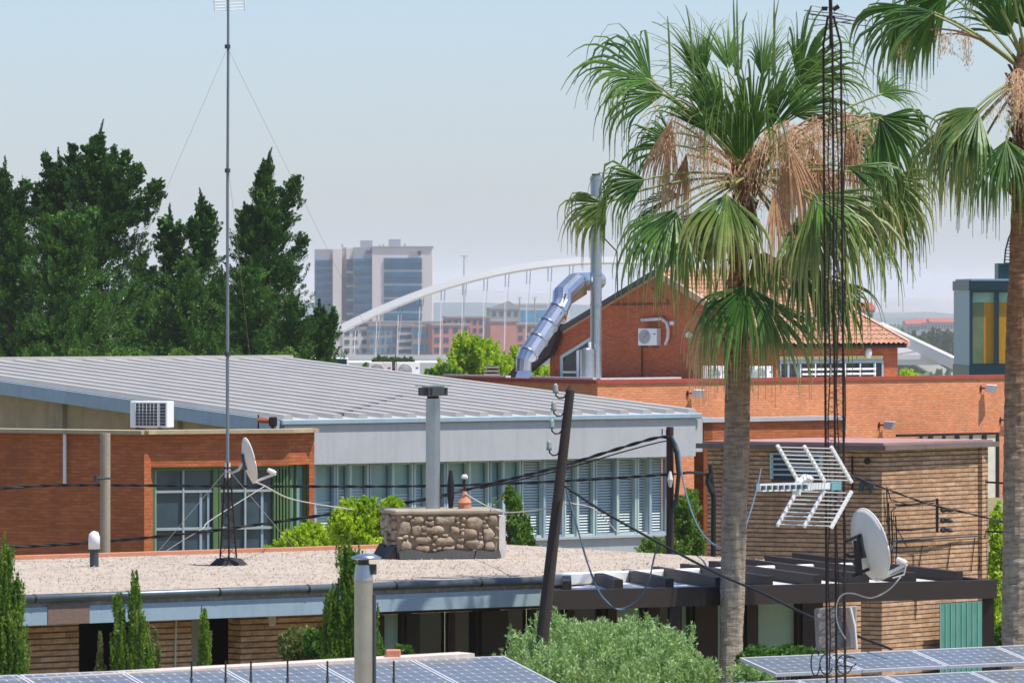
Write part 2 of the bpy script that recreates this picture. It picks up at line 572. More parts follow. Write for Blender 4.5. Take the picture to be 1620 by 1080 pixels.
def ground():
    ys = [-60, 20, 60, 100, 150, 200, 260] + list(range(280, 580, 20)) + [700, 1000, 1500, 2200, 3200, 4500, 6500, 9000, 13000, 18000, 20500]
    vs, fs = [], []; nx = 24
    for y in ys:
        wd = 400 + max(y, 0) * .32
        for i in range(nx + 1):
            x = -wd + 2 * wd * i / nx
            vs.append((x, y, ground_z(y)))
    for j in range(len(ys) - 1):
        for i in range(nx):
            a = j * (nx + 1) + i
            fs.append((a, a + 1, a + nx + 2, a + nx + 1))
    t = NT('dry ground'); o = t.coords('Object')
    col = t.ramp(t.noise(o, .02, 8, .7), [(.3, S(92, 104, 66)), (.5, S(128, 122, 88)), (.7, S(166, 146, 112))])
    col = t.mix(.4, col, t.ramp(t.noise(o, .8, 5), [(.3, S(84, 92, 58)), (.7, S(150, 138, 108))]))
    t.bsdf(col, .95, 0, None, .1)
    g = MB().add(vs, fs).build('ground', t.m)
    tag(g, kind='structure')


ground()


def hill(pts, Y, depth, c1, c2, seed, rough=2.0):
    xs = np.linspace(pts[0][0], pts[-1][0], 150)
    ys = np.interp(xs, [p[0] for p in pts], [p[1] for p in pts])
    vs, fs = [], []; rows = 8
    for i, (x, y) in enumerate(zip(xs, ys)):
        y += rough * (mnoise.noise(Vector((x * .012, seed, 0))) + .5 * mnoise.noise(Vector((x * .04, seed, 3))))
        top = P(x, y, Y)
        for k in range(rows + 1):
            f = k / rows
            hgt = (1 - f) ** 1.3
            zz = -19 + (top.z + 19) * hgt + (0 if k in (0, rows) else 6 * mnoise.noise(Vector((x * .03, k * .9, seed))))
            vs.append((top.x, Y - depth * f, zz))
    for i in range(len(xs) - 1):
        for k in range(rows):
            a = i * (rows + 1) + k
            fs.append((a, a + 1, a + rows + 2, a + rows + 1))
    n = len(vs)
    t = NT('hill earth'); o = t.coords('Object')
    m = t.n('ShaderNodeMapping'); m.inputs['Scale'].default_value = (.0022, .0007, .02); t.l(o, m.inputs[0])
    t.bsdf(t.ramp(t.noise(m.outputs[0], 1.0, 6), [(.35, c1), (.65, c2)]), .95, 0, None, .1)
    h = MB().add(vs, fs).build('hill', t.m, smooth=True)
    tag(h, kind='structure')


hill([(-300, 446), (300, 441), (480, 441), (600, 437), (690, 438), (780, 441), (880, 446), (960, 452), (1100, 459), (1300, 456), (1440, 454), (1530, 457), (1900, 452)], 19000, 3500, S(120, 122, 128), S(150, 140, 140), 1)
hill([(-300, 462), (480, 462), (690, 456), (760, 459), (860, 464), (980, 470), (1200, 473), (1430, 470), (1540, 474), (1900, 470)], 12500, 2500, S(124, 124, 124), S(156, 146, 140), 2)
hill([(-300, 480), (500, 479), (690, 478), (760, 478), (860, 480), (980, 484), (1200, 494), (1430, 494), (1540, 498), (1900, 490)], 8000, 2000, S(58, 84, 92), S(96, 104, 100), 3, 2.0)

# ------------------------------------------------------------------ far town
exec_far = []


def far_block(name, label, cat, px0, px1, py0, py1, Y, mw, mwin, rows, cols, depth=14, group=None, skew=14, roof=None, strip=False, pymin=None):
    """a distant block: wall volume, roof parapet, each window its own part; skew turns the plan"""
    f = Fr(H(px0, Y), skew)
    wdt = f.a_at(px1); zb = ground_z(Y) - .5; zt = zat(py0, Y)
    t = thing(name, label, cat, f.p(wdt / 2, 0, zb), group)
    MB().box(f, 0, wdt, 0, depth, zb, zt).build('wall', mw, t, th=skew)
    MB().box(f, -.3, wdt + .3, -.3, depth + .3, zt, zt + .7).build('roof', roof or m_towngrey, t)
    zlow = zat(py1, Y)
    if rows:
        dz = (zt - zlow) / rows
        for r in range(rows):
            z0 = zt - dz * (r + 1) + dz * .28
            if strip:
                MB().box(f, wdt * .06, wdt * .94, -.12, .2, z0, z0 + dz * .55).build('window', mwin, t)
                continue
            da = wdt / cols
            for c in range(cols):
                a0 = c * da + da * .22
                MB().box(f, a0, a0 + da * .56, -.12, .2, z0, z0 + dz * .52).build('window', mwin, t)
    return t, f, wdt, zt


def tower():
    Y = 2200.0
    u = Y / F
    t = thing('office_tower', 'tall pale office tower with blue glass floors beyond the white arch bridge', 'tower', (H(590, Y).x, Y, -18))
    zb = -19.0
    def vol(px0, px1, py0, y0, dep, m, nm='wall'):
        return MB().abox(H(px0, Y).x, H(px1, Y).x, Y + y0, Y + y0 + dep, zb, zat(py0, Y)).build(nm, m, t)
    vol(497, 526, 394, 4.0, 18, m_greystone)
    vol(526.2, 540, 394, 2.0, 22, m_pinkstone)
    vol(540.2, 547, 391, 8.0, 16, m_greystone)  # shade of the recess put into the wall colour as grey
    vol(547.2, 559, 392, 5.0, 16, m_pinkstone)
    vol(559.2, 588.5, 391, 1.0, 22, m_greystone)
    vol(588.7, 684, 391, 0.0, 24, m_pinkstone)
    MB().abox(H(587, Y).x, H(685, Y).x, Y - .5, Y + 24.5, zat(391, Y) + .01, zat(389.5, Y)).build('parapet', m_greystone, t)
    def bands(px0, px1, pys, yoff, m=m_glass_far):
        for (a, b) in pys:
            w_ = MB().abox(H(px0, Y).x, H(px1, Y).x, Y + yoff - .35, Y + yoff + .3, zat(b, Y), zat(a, Y)).build('window', m, t)
            g = MB()
            n = int((px1 - px0) / 3.0)
            for i in range(n + 1):
                x = H(px0 + (px1 - px0) * i / n, Y).x
                g.abox(x - .12, x + .12, Y + yoff - .5, Y + yoff - .36, zat(b, Y), zat(a, Y))
            zmid = (zat(a, Y) + zat(b, Y)) / 2
            g.abox(H(px0, Y).x, H(px1, Y).x, Y + yoff - .6, Y + yoff - .51, zmid - .35, zmid + .35)
            g.build('mullion', m_greystone if m is m_glass_teal else m_townwin, w_)
    rows = [(408 + 21.8 * i, 408 + 21.8 * i + 18.6) for i in range(7)]
    bands(608, 667, rows, 0.0)
    bands(561, 587, [(409 + 15 * i, 409 + 15 * i + 12.6) for i in range(10)], 1.0)
    bands(499, 525, [(411 + 12.4 * i, 411 + 12.4 * i + 10.4) for i in range(10)], 4.0)
    bands(548, 557.5, [(410 + 22 * i, 410 + 22 * i + 18.5) for i in range(6)], 5.0)
    for (a, b, c) in ((569, 588, 380), (614, 633, 378)):
        MB().abox(H(a, Y).x, H(b, Y).x, Y + 8, Y + 16, zat(391, Y), zat(c, Y)).build('roof_plant_room', m_greystone, t)
    for (a, c) in ((600, 388), (606, 387), (541, 387), (640, 386)):
        MB().cyl((H(a, Y).x, Y + 6), .35, zat(391, Y), zat(c - 1, Y), 6).build('roof_vent', m_towngrey, t)
    sg = MB()
    for i, (a, b) in enumerate(((649, 652.5), (653.5, 656), (657, 660))):
        sg.abox(H(a, Y).x, H(b, Y).x, Y - .45, Y - .1, zat(403, Y), zat(398, Y))
    sg.build('sign_lettering', m_greystone, t)
    MB().abox(H(661, Y).x, H(666, Y).x, Y - .45, Y - .1, zat(403, Y), zat(397, Y)).build('sign_lettering', m_teal, t)
    MB().abox(H(578.5, Y).x, H(587, Y).x, Y + .5, Y + .9, zat(401, Y), zat(396, Y)).build('sign_lettering', m_townwin, t)


tower()
G_TOWN = 'low buildings of the far town'
far_block('apartment_block', 'low brown block with strip windows at the foot of the office tower', 'building', 540, 700, 511, 560, 2050, m_townbrick, m_townwin, 4, 1, skew=0, strip=True, group=G_TOWN)
far_block('apartment_block', 'narrow white block with balconies under the start of the bridge arch', 'building', 542, 583, 521, 562, 1960, m_pinkstone, m_townwin, 3, 3, skew=5, group=G_TOWN)
far_block('apartment_block', 'dark glass block under the arch between two white blocks', 'building', 584, 628, 516, 562, 1950, m_towngrey, m_glass_far, 3, 5, skew=0, group=G_TOWN)
far_block('apartment_block', 'pale striped block beside the dark glass block under the arch', 'building', 629, 652, 516, 562, 1945, m_pinkstone, m_townwin, 4, 1, skew=0, strip=True, group=G_TOWN)
far_block('apartment_block', 'grey tall panelled block below the tower, by its brick neighbour', 'building', 653, 681, 517, 562, 1940, m_towngrey, m_glass_far, 2, 3, skew=0, group=G_TOWN)
far_block('apartment_block', 'reddish block with blue strip windows beside the grey panelled block', 'building', 684, 742, 515, 562, 1930, m_townbrick, m_townwin, 3, 4, skew=10, group=G_TOWN)
far_block('apartment_block', 'wide pink brick block with dark rooftop units behind the hangers', 'building', 706, 776, 503, 556, 2050, m_townbrick, m_townwin, 4, 7, skew=6, group=G_TOWN)
far_block('apartment_block', 'plain windowless pink brick block above the lime green tree', 'building', 776, 817, 509, 556, 1990, m_townbrick, m_townwin, 0, 0, skew=10, group=G_TOWN)
far_block('apartment_block', 'small brick block with dark windows beside the shiny duct', 'building', 817, 868, 514, 556, 2010, m_townbrick, m_townwin, 3, 4, skew=8, group=G_TOWN)
far_block('industrial_shed', 'long pale shed with one dark blue window band behind the shiny duct', 'shed', 812, 900, 484, 520, 3000, m_pinkstone, m_glass_far, 1, 1, depth=40, skew=3, strip=True, group=G_TOWN)
t_, f_, w_, z_ = far_block('grain_hall', 'grey gabled hall rising behind the pink brick blocks', 'hall', 776, 822, 489, 520, 2700, m_towngrey, m_townwin, 2, 4, depth=30, skew=4, group=G_TOWN)
MB().prism([f_.p(0, 0, z_ + .7), f_.p(w_, 0, z_ + .7), f_.p(w_ * .62, 0, z_ + 4)], (0, 30, 0)).build('roof', m_towngrey, t_)
for (px, py, ph, Y, lab) in ((1446, 514, 5, 3600, 'low red roofed house at the near end of the distant row'), (1463, 512, 6, 3650, 'long red roofed house in the middle of the distant row'),
                             (1484, 511, 7, 3600, 'tall red roofed house of the distant row'), (1503, 511, 8, 3700, 'red roofed house of the distant row by the glass cabin')):
    t_, f_, w_, z_ = far_block('distant_house', lab, 'house', px - 11, px + 9, py, py + 12, Y, m_towngrey, m_townwin, 1, 4, depth=12, skew=6, group='red roofed houses on the plain')
    MB().prism([f_.p(-1, -1, z_ + .7), f_.p(-1, 13, z_ + .7), f_.p(-1, 6, z_ + 3.2)], (f_.e.x * (w_ + 2), f_.e.y * (w_ + 2), 0)).build('tiled_roof', m_redcap, t_)
t_, f_, w_, z_ = far_block('white_villa', 'white house with red roof above the bridge arch, between palm fronds', 'house', 1350, 1382, 494, 520, 1500, m_offwhite, m_townwin, 2, 3, depth=10, skew=8)
MB().prism([f_.p(-.6, -.6, z_ + .7), f_.p(-.6, 10.6, z_ + .7), f_.p(-.6, 5, z_ + 2.6)], (f_.e.x * (w_ + 1.2), f_.e.y * (w_ + 1.2), 0)).build('tiled_roof', m_redcap, t_)
# far lattice mast above the arch, and the lamp masts
for (px, py, Y, lab, nm, cat) in ((734, 404, 2600, 'thin distant mast with crossbar standing above the bridge arch', 'radio_mast', 'mast'),
                                  (822, 472, 2500, 'distant lamp mast between the hangers by the shiny duct', 'street_lamp', 'lamp'),
                                  (846, 472, 2500, 'distant lamp mast directly behind the shiny duct top', 'street_lamp', 'lamp')):
    p = P(px, py, Y)
    t_ = thing(nm, lab, cat, (p.x, p.y, -18))
    MB().cyl((p.x, p.y), .28, -18.5, p.z, 6).build('pole', m_towngrey, t_)
    if nm == 'radio_mast':
        MB().abox(p.x - 1.8, p.x + 1.8, p.y - .1, p.y + .1, p.z - .5, p.z - .25).tube([(p.x, p.y, p.z - .3), (p.x + 2.0, p.y, p.z - 3)], .06, 4).build('crossbar', m_towngrey, t_)
    else:
        MB().abox(p.x - 1.1, p.x + 1.1, p.y - .6, p.y + .6, p.z, p.z + .8).build('lamp_head', m_white, t_)


def bridge():
    Y = 1700.0
    t = thing('arch_bridge', 'white concrete arch bridge with slanting hangers spanning the river', 'bridge', (H(970, Y).x, Y, -18))
    def arch_y(px):
        d = abs(px - 968) / 430.0
        return 411 + 109 * (d ** 2.05)
    mb = MB()
    pxs = np.linspace(968 - 500, 1395, 60)
    prev = None
    secs = []
    for px in pxs:
        c = P(px, arch_y(px), Y); hgt = 2.3 + .7 * abs(px - 968) / 430
        secs.append((c, hgt))
    vs, fs = [], []
    for c, hgt in secs:
        for (dy, dz) in ((-2.2, -.8), (-1.6, .9), (1.6, .9), (2.2, -.8), (0, -1.3)):
            vs.append((c.x, c.y + dy, c.z + dz * hgt / 2 * .88))
    n = 5
    for i in range(len(secs) - 1):
        for k in range(n):
            a = i * n + k; b = i * n + (k + 1) % n
            fs.append((a, b, b + n, a + n))
    MB().add(vs, fs).build('arch', m_bridge, t)
    # the far end forks into two legs
    k0 = P(1390, arch_y(1390) + 2, Y)
    MB().bar(k0, P(1530, 584, Y - 16), 3.0, 3.2).build('leg', m_bridge, t)
    MB().bar(P(1396, 538, Y + 10), P(1512, 603, Y + 16), 3.0, 3.4).build('leg', m_bridge, t)
    MB().bar(P(1380, 566, Y + 4), P(1448, 556, Y + 4), 5, .5).build('deck_end', m_towngrey, t)
    zd = zat(566, Y)
    MB().abox(H(380, Y).x, H(1500, Y).x, Y - 9, Y + 9, zd - 2.0, zd).build('deck', m_bridge, t)
    MB().abox(H(380, Y).x, H(1500, Y).x, Y - 9.6, Y - 9.02, zd - .4, zd + 1.0).build('railing', m_bridge, t)
    for i, px in enumerate(np.arange(566, 1380, 33.8)):
        for s in (-1, 1):
            a = P(px + 3 * s, arch_y(px) + 6, Y)
            m = (px - 968) / 400
            bx = px + 3 * s + (9 if s > 0 else 2) * (-np.sign(m)) * (-1)
            b = Vector((H(bx, Y).x, Y + 8.5 * s, zd))
            h = MB().tube([a + (b - a) * .16, b], .085, 5).build('hanger', m_bridge, t)
            MB().tube([a + Vector((0, 0, .3)), a + (b - a) * .16], .11, 5).build('socket', m_teal, h)
    return t


bridge()
# pale terraces under the bridge head
MB().abox(H(540, 1500).x, H(760, 1500).x, 1480, 1530, -19, zat(572, 1500)).build('embankment', m_offwhite)
bpy.data.objects['embankment']['kind'] = 'structure'

# ------------------------------------------------------------------ the hall with the big metal roof
def hall():
    f = Fr(H(440, 130), 38)
    W = f.a_at(1090); zE = zat(662, 130); L = 16.7; s = .066
    t = thing('metal_roof_hall', 'low hall with wide grey ribbed metal roof and strip of teal windows', 'hall', f.p(W / 2, 0, 0))
    rz = lambda b: zE + s * b
    mb = MB()
    mb.prism([f.p(-.1, -.25, rz(-.25)), f.p(-.1, L, rz(L)), f.p(-.1, L, rz(L) - .1), f.p(-.1, -.25, rz(-.25) - .1)], (f.e.x * (W + .2), f.e.y * (W + .2), 0))
    mb.prism([f.p(-.1, L + .002, rz(L)), f.p(-.1, L + 9, rz(L) - .9), f.p(-.1, L + 9, rz(L) - 1.0), f.p(-.1, L + .002, rz(L) - .1)], (f.e.x * (W + .2), f.e.y * (W + .2), 0))
    roof = mb.build('roof', m_metalroof, t, th=38)
    rb = MB(); n = 17
    for i in range(n + 1):
        a = .1 + (W - .2) * i / n
        w1, w0, h = .1, .15, .10
        pts = [(a - w0, 0), (a - w1, h), (a + w1, h), (a + w0, 0)]
        vs = [f.p(x, -.25, rz(-.25) + z + .002) for x, z in pts] + [f.p(x, L - .01, rz(L) + z + .002) for x, z in pts]
        rb.add(vs, [(0, 1, 2, 3), (4, 7, 6, 5), (0, 4, 5, 1), (1, 5, 6, 2), (2, 6, 7, 3), (3, 7, 4, 0)])
    rb.build('standing_seam', m_metalroof, roof, th=38)
    for i in range(8):
        a = .1 + (W - .2) * (3 + i) / n; b = .3 + .62 * i
        MB().box(f, a - .22, a - .12, b, b + .3, rz(b) + .012, rz(b) + .075).build('seam_clip', m_darkgrille, roof)
    MB().box(f, -.25, W + .12, L - .2, L + .2, rz(L) - .05, rz(L) + .15).build('ridge_cap', m_metalroof, roof)
    # eave gutter and fascia panel
    MB().box(f, -.12, W + .15, -.33, -.255, zE - .14, zE - .015).build('gutter', m_bluefascia, t, bevel=.02)
    zF = zat(735, 130)
    MB().box(f, 0, W, -.25, .0, zF, zE - .15).build('fascia', m_fascia, t, th=38)
    MB().box(f, W + .004, W + .26, -.2, 1.2, zF + .1, zE - .16).build('fascia_end', m_fascia, t, th=38)
    MB().prism([f.p(-.13, -.25, rz(-.25) - .02), f.p(-.13, L, rz(L) - .02), f.p(-.13, L, rz(L) - .34), f.p(-.13, -.25, rz(-.25) - .34)], (-f.e.x * .1, -f.e.y * .1, 0)).build('rake_trim', m_bluefascia, t)
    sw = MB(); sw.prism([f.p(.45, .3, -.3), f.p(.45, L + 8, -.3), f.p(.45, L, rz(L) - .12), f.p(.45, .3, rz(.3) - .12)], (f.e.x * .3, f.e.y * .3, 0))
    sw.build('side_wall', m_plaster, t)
    for b in (4.5, 9.4, 13.8):
        MB().box(f, .32, .448, b, b + .45, 0, rz(b) - .14).build('pilaster', m_concrete, t)
    z0 = 1.32
    MB().box(f, .3, W - .3, .12, .4, -.3, z0).build('base_wall', m_fascia, t)
    MB().box(f, .3, W - .3, .04, .42, z0 + .002, z0 + .06).build('sill', m_fascia, t)
    MB().box(f, .3, W - .3, 1.2, 1.4, -.3, zF).build('inner_wall', m_offwhite, t)
    # window bays
    a = f.a_at(496, .2); i = 0
    rng = random.Random(3)
    while a < W - .6:
        wd = (.56, .34, .5, .62)[i % 4]
        wd = min(wd, W - .32 - a)
        fr = MB()
        for (x0, x1, y0, y1) in ((a, a + .05, z0 + .06, zF), (a + wd - .02, a + wd + .03, z0 + .06, zF)):
            fr.box(f, x0, x1, .14, .26, y0, y1)
        fr.box(f, a + .05, a + wd - .02, .15, .25, z0 + .062, z0 + .12).box(f, a + .05, a + wd - .02, .15, .25, zF - .06, zF - .002)
        if i % 2 == 0:
            fr.box(f, a - .055, a - .004, .1, .24, z0 + .062, zF - .004)
        wn = fr.build('window', m_frame if i % 3 else m_bluefascia, t)
        px = (f.q(a, .2).x / f.q(a, .2).y) * F + 810
        right = px > 800
        MB().box(f, a + .05, a + wd - .02, .30, .31, z0 + .12, zF - .06).build('pane', m_glass_mid if right else m_glass_teal, wn)
        bl = MB(); n = 26
        full = 1.0 if right else rng.choice([.55, .62, .7])
        hh = (zF - .07 - z0 - .13)
        for k in range(n):
            if 1 - k / n > full:
                continue
            zz = zF - .09 - hh * k / n
            bl.hexa([f.p(a + .06, .262, zz - .036), f.p(a + wd - .03, .262, zz - .036), f.p(a + wd - .03, .292, zz), f.p(a + .06, .292, zz),
                     f.p(a + .06, .262, zz - .032), f.p(a + wd - .03, .262, zz - .032), f.p(a + wd - .03, .292, zz + .004), f.p(a + .06, .292, zz + .004)])
        bl.build('blind_slats', m_blind, wn)
        a += wd + .055; i += 1
    return f, W, zE, rz


HALL = hall()


# ------------------------------------------------------------------ outdoor air conditioners
def make_ac(w=.84, h=.62, d=.32, rear=False):
    t = thing('ac_unit', 'x', 'air conditioner')
    fr = Fr(Vector((0, 0)), 0)
    MB().box(fr, -w / 2, w / 2, -d, 0, .06, .06 + h).build('casing', m_white, t, bevel=.015)
    g = MB()
    if rear:
        g.box(fr, -w / 2 + .13, w / 2 - .2, -d - .012, -d - .002, .1, .02 + h)
        g.box(fr, w / 2 - .15, w / 2 - .04, -d - .012, -d - .002, .1, .02 + h)
        g.build('coil_panel', m_darkgrille, t)
        b = MB()
        for k in range(7):
            x = -w / 2 + .13 + (w - .33) * k / 6
            b.box(fr, x - .003, x + .003, -d - .03, -d - .014, .1, .02 + h)
        for k in range(8):
            z = .1 + (h - .08) * k / 7
            b.box(fr, -w / 2 + .13, w / 2 - .04, -d - .036, -d - .031, z - .003, z + .003)
        b.build('guard_grille', m_white, t)
    else:
        c = Vector((-w * .14, 0)); n = 28; r = h * .41
        g.prism([(c.x + r * math.cos(2 * math.pi * i / n), -d - .002, .06 + h / 2 + r * math.sin(2 * math.pi * i / n)) for i in range(n)], (0, -.014, 0))
        g.build('fan_opening', M('fan grey', S(128, 134, 138), .6), t)
        b = MB()
        for rr in np.linspace(r * .18, r, 7):
            b.tube([(c.x + rr * math.cos(2 * math.pi * i / 24), -d - .024, .06 + h / 2 + rr * math.sin(2 * math.pi * i / 24)) for i in range(25)], .006, 4, False)
        b.build('fan_grille', m_white, t)
        MB().box(fr, w * .33, w * .44, -d - .01, -d - .002, h * .74, h * .8).build('badge', m_darkgrille, t)
    for x in (-w * .3, w * .3):
        MB().box(fr, x - .04, x + .04, -d - .01, .02, 0, .058).build('foot', m_darkgrille, t)
    return t


AC = make_ac(); AC_REAR = make_ac(.8, .52, .34, True)
_used = set()


def put(proto, loc, rot, label, group=None, name=None):
    o = proto if proto.name not in _used else copy_tree(proto)
    if proto.name not in _used:
        _used.add(proto.name)
    o.location = loc; o.rotation_euler = rot if not isinstance(rot, (int, float)) else (0, 0, R(rot))
    o['label'] = label
    if group:
        o['group'] = group
    return o


G_AC = 'outdoor air conditioner boxes on roofs and walls'


# ------------------------------------------------------------------ brick pavilion in front of the hall
def pavilion():
    c0 = H(228, 108); zt = zat(687, 108)
    dl = D(151); l0 = c0 + dl * 7.5
    c1 = go(c0, D(50), 239); c2 = go(c1, D(22), 457); c3 = go(c2, D(46), 489); c4 = go(c3, D(22), 497.5)
    t = thing('brick_pavilion', 'flat roofed orange brick pavilion with large green framed corner window', 'building', (c0.x, c0.y, 0))
    MB().wall(l0, c0, -.3, zt, .3).build('wall', m_brick, t)
    MB().wall(c0 + D(50) * .002, c1, -.3, zt, .5).build('pier', m_brick, t)
    MB().wall(c1 + D(22) * .002, c2, zat(737, 109), zt, .3).build('lintel', m_brick, t)
    MB().wall(c2 + D(46) * .002, c3, zat(733, 110), zt, .3).build('lintel', m_brick, t)
    MB().wall(c3 + D(22) * .002, c4, -.3, zt, .9).build('pier', m_brick, t)
    # coping
    nrm = lambda d: Vector((d.y, -d.x))
    cp = MB(); o = .16
    for p0, p1, d in ((l0, c0, -dl), (c0, c1, D(50)), (c1, c2, D(22)), (c2, c3, D(46)), (c3, c4, D(22))):
        q0, q1 = p0 + nrm(d) * o - d * .04, p1 + nrm(d) * o + d * .04
        cp.wall(q0, q1, zt + .002 + .001 * len(cp.f) / 6, zt + .075 + .001 * len(cp.f) / 6, .5)
    cp.build('coping', m_coping, t)
    MB().poly([(q.x, q.y + .2) for q in (l0, c0, c1, c2, c3)] + [(c4.x - .1, c4.y + .2), (c4 + D(115) * 8)[:], (l0 + D(80) * 8)[:]], zt - .35, zt - .2).build('roof', m_concrete, t)
    # window bay
    bk = .16
    g0, g1 = c1 + D(112) * bk + D(22) * .02, c2 + D(112) * bk
    zb, zh = .6, zat(737, 109) + .05
    MB().wall(g0, g1, -.3, zb, .2).build('sill_wall', m_brick, t)
    w1 = MB()
    dd = D(22)
    def post(px, wd, m, nm='mullion', z0=zb, z1=zh, off=-.05, dep=.1, base=g0, dr=dd):
        p = go(base, dr, px)
        return MB().wall(p - dr * wd / 2 + Vector((dr.y, -dr.x)) * (-off), p + dr * wd / 2 + Vector((dr.y, -dr.x)) * (-off), z0, z1, dep)
    frame = post(241, .09, m_green).add([], [])
    for px, wd in ((340, .1), (346.5, .03)):
        m2 = post(px, wd, m_green, off=-.055); frame.add(m2.v, m2.f)
    for px in (433, 438, 443, 448, 453):
        m2 = post(px, .035, m_green, off=-.06); frame.add(m2.v, m2.f)
    top = MB().wall(g0 + dd * .005 + D(112) * -.045, g1 - dd * .005 + D(112) * -.045, zh - .12, zh - .003, .08); frame.add(top.v, top.f)
    win = frame.build('window', m_green, t)
    wb = MB()
    for px, wd in ((289.5, .035), (387.5, .035), (245, .04), (433, .03)):
        m2 = post(px, wd, m_white, off=-.03, dep=.06); wb.add(m2.v, m2.f)
    for z in (zat(833, 109.5), zat(776, 109.5) + .02):
        h_ = MB().wall(g0 + dd * .06 + D(112) * -.021, go(g0, dd, 431) + D(112) * -.021, z - .025, z + .025, .05); wb.add(h_.v, h_.f)
    wb.build('glazing_bar', M('grey white bar', S(160, 170, 170), .6), win)
    MB().wall(g0 + D(112) * .04, g1 + D(112) * .04, zb, zh, .02).build('pane', m_glass, win)
    # things seen through the panes: inner frames
    ib = MB()
    for px in (318, 330, 415):
        m2 = post(px, .05, m_white, off=.01, dep=.024, z1=zat(776, 109.5)); ib.add(m2.v, m2.f)
    ib.build('inner_frame', m_bluefascia, win)
    c2b, c3b = c2 + D(136) * bk + D(46) * .03, c3 + D(136) * bk
    MB().wall(c2b, c3b, -.3, zb, .2).build('sill_wall', m_brick, t)
    w2 = MB()
    for px, wd in ((458, .06), (467, .02), (482, .05)):
        m2 = post(px, wd, m_green, base=c2b, dr=D(46), off=-.04); w2.add(m2.v, m2.f)
    win2 = w2.build('window', m_green, t)
    MB().wall(c2b + D(136) * .03, c3b + D(136) * .03, zb, zat(733, 110) + .05, .02).build('pane', m_glass_teal, win2)
    # white downpipe on the dark side wall
    p = go(c0, dl, 103) + Vector((-dl.y, dl.x)) * (.07 if (-dl.y, dl.x)[1] < 0 else -.07)
    p = go(c0, dl, 103) + Vector((.0, -.09))
    MB().tube([(p.x, p.y, zt - .01), (p.x, p.y, zat(765, p.y))], .035, 8).build('downpipe', m_white, t)
    p = H(245, 112)
    put(AC_REAR, (p.x, 112.2, zt - .02), -20, 'white air conditioner with dark grille on the brick pavilion roof', G_AC)
    # lamp by the roof corner
    p = H(421, 113.2)
    lt = thing('roof_floodlight', 'small orange and black floodlight on the pavilion coping', 'floodlight', (p.x, p.y, zt))
    MB().tube([(p.x - .16, p.y, zt + .16), (p.x + .06, p.y - .03, zt + .15)], .055, 10).build('lamp_tube', M('orange cap', S(150, 84, 62), .6), lt)
    MB().abox(p.x + .06, p.x + .22, p.y - .09, p.y + .09, zt + .04, zt + .23).build('housing', m_rust, lt, bevel=.02)
    MB().abox(p.x - .17, p.x - .14, p.y - .02, p.y + .02, zt - .05, zt + .27).abox(p.x + .1, p.x + .16, p.y - .03, p.y + .03, zt - .05, zt + .04).build('bracket', m_rust, lt)


pavilion()


# ------------------------------------------------------------------ long orange brick building
def wpt(o, d, px, py, off=0.0):
    q = go(o, d, px); n = Vector((d.y, -d.x)); n = n if n.y < 0 else -n
    q = q + n * off
    return Vector((q.x, q.y, zat(py, q.y)))


def make_flood(m_body, nm='floodlight'):
    t = thing(nm, 'x', 'floodlight')
    b = MB().hexa([(-.17, -.46, -.16), (.17, -.46, -.16), (.12, -.16, -.12), (-.12, -.16, -.12),
                   (-.17, -.56, .12), (.17, -.56, .12), (.12, -.2, .14), (-.12, -.2, .14)])
    b.build('housing', m_body, t, bevel=.02)
    MB().hexa([(-.15, -.475, -.15), (.15, -.475, -.15), (.15, -.463, -.15), (-.15, -.463, -.15), (-.15, -.575, .1), (.15, -.575, .1), (.15, -.563, .1), (-.15, -.563, .1)]).build('lens', m_offwhite, t)
    MB().bar((0, -.18, 0), (0, 0, 0), .05).abox(-.08, .08, -.02, .0, -.1, .1).build('bracket', m_rust, t)
    return t


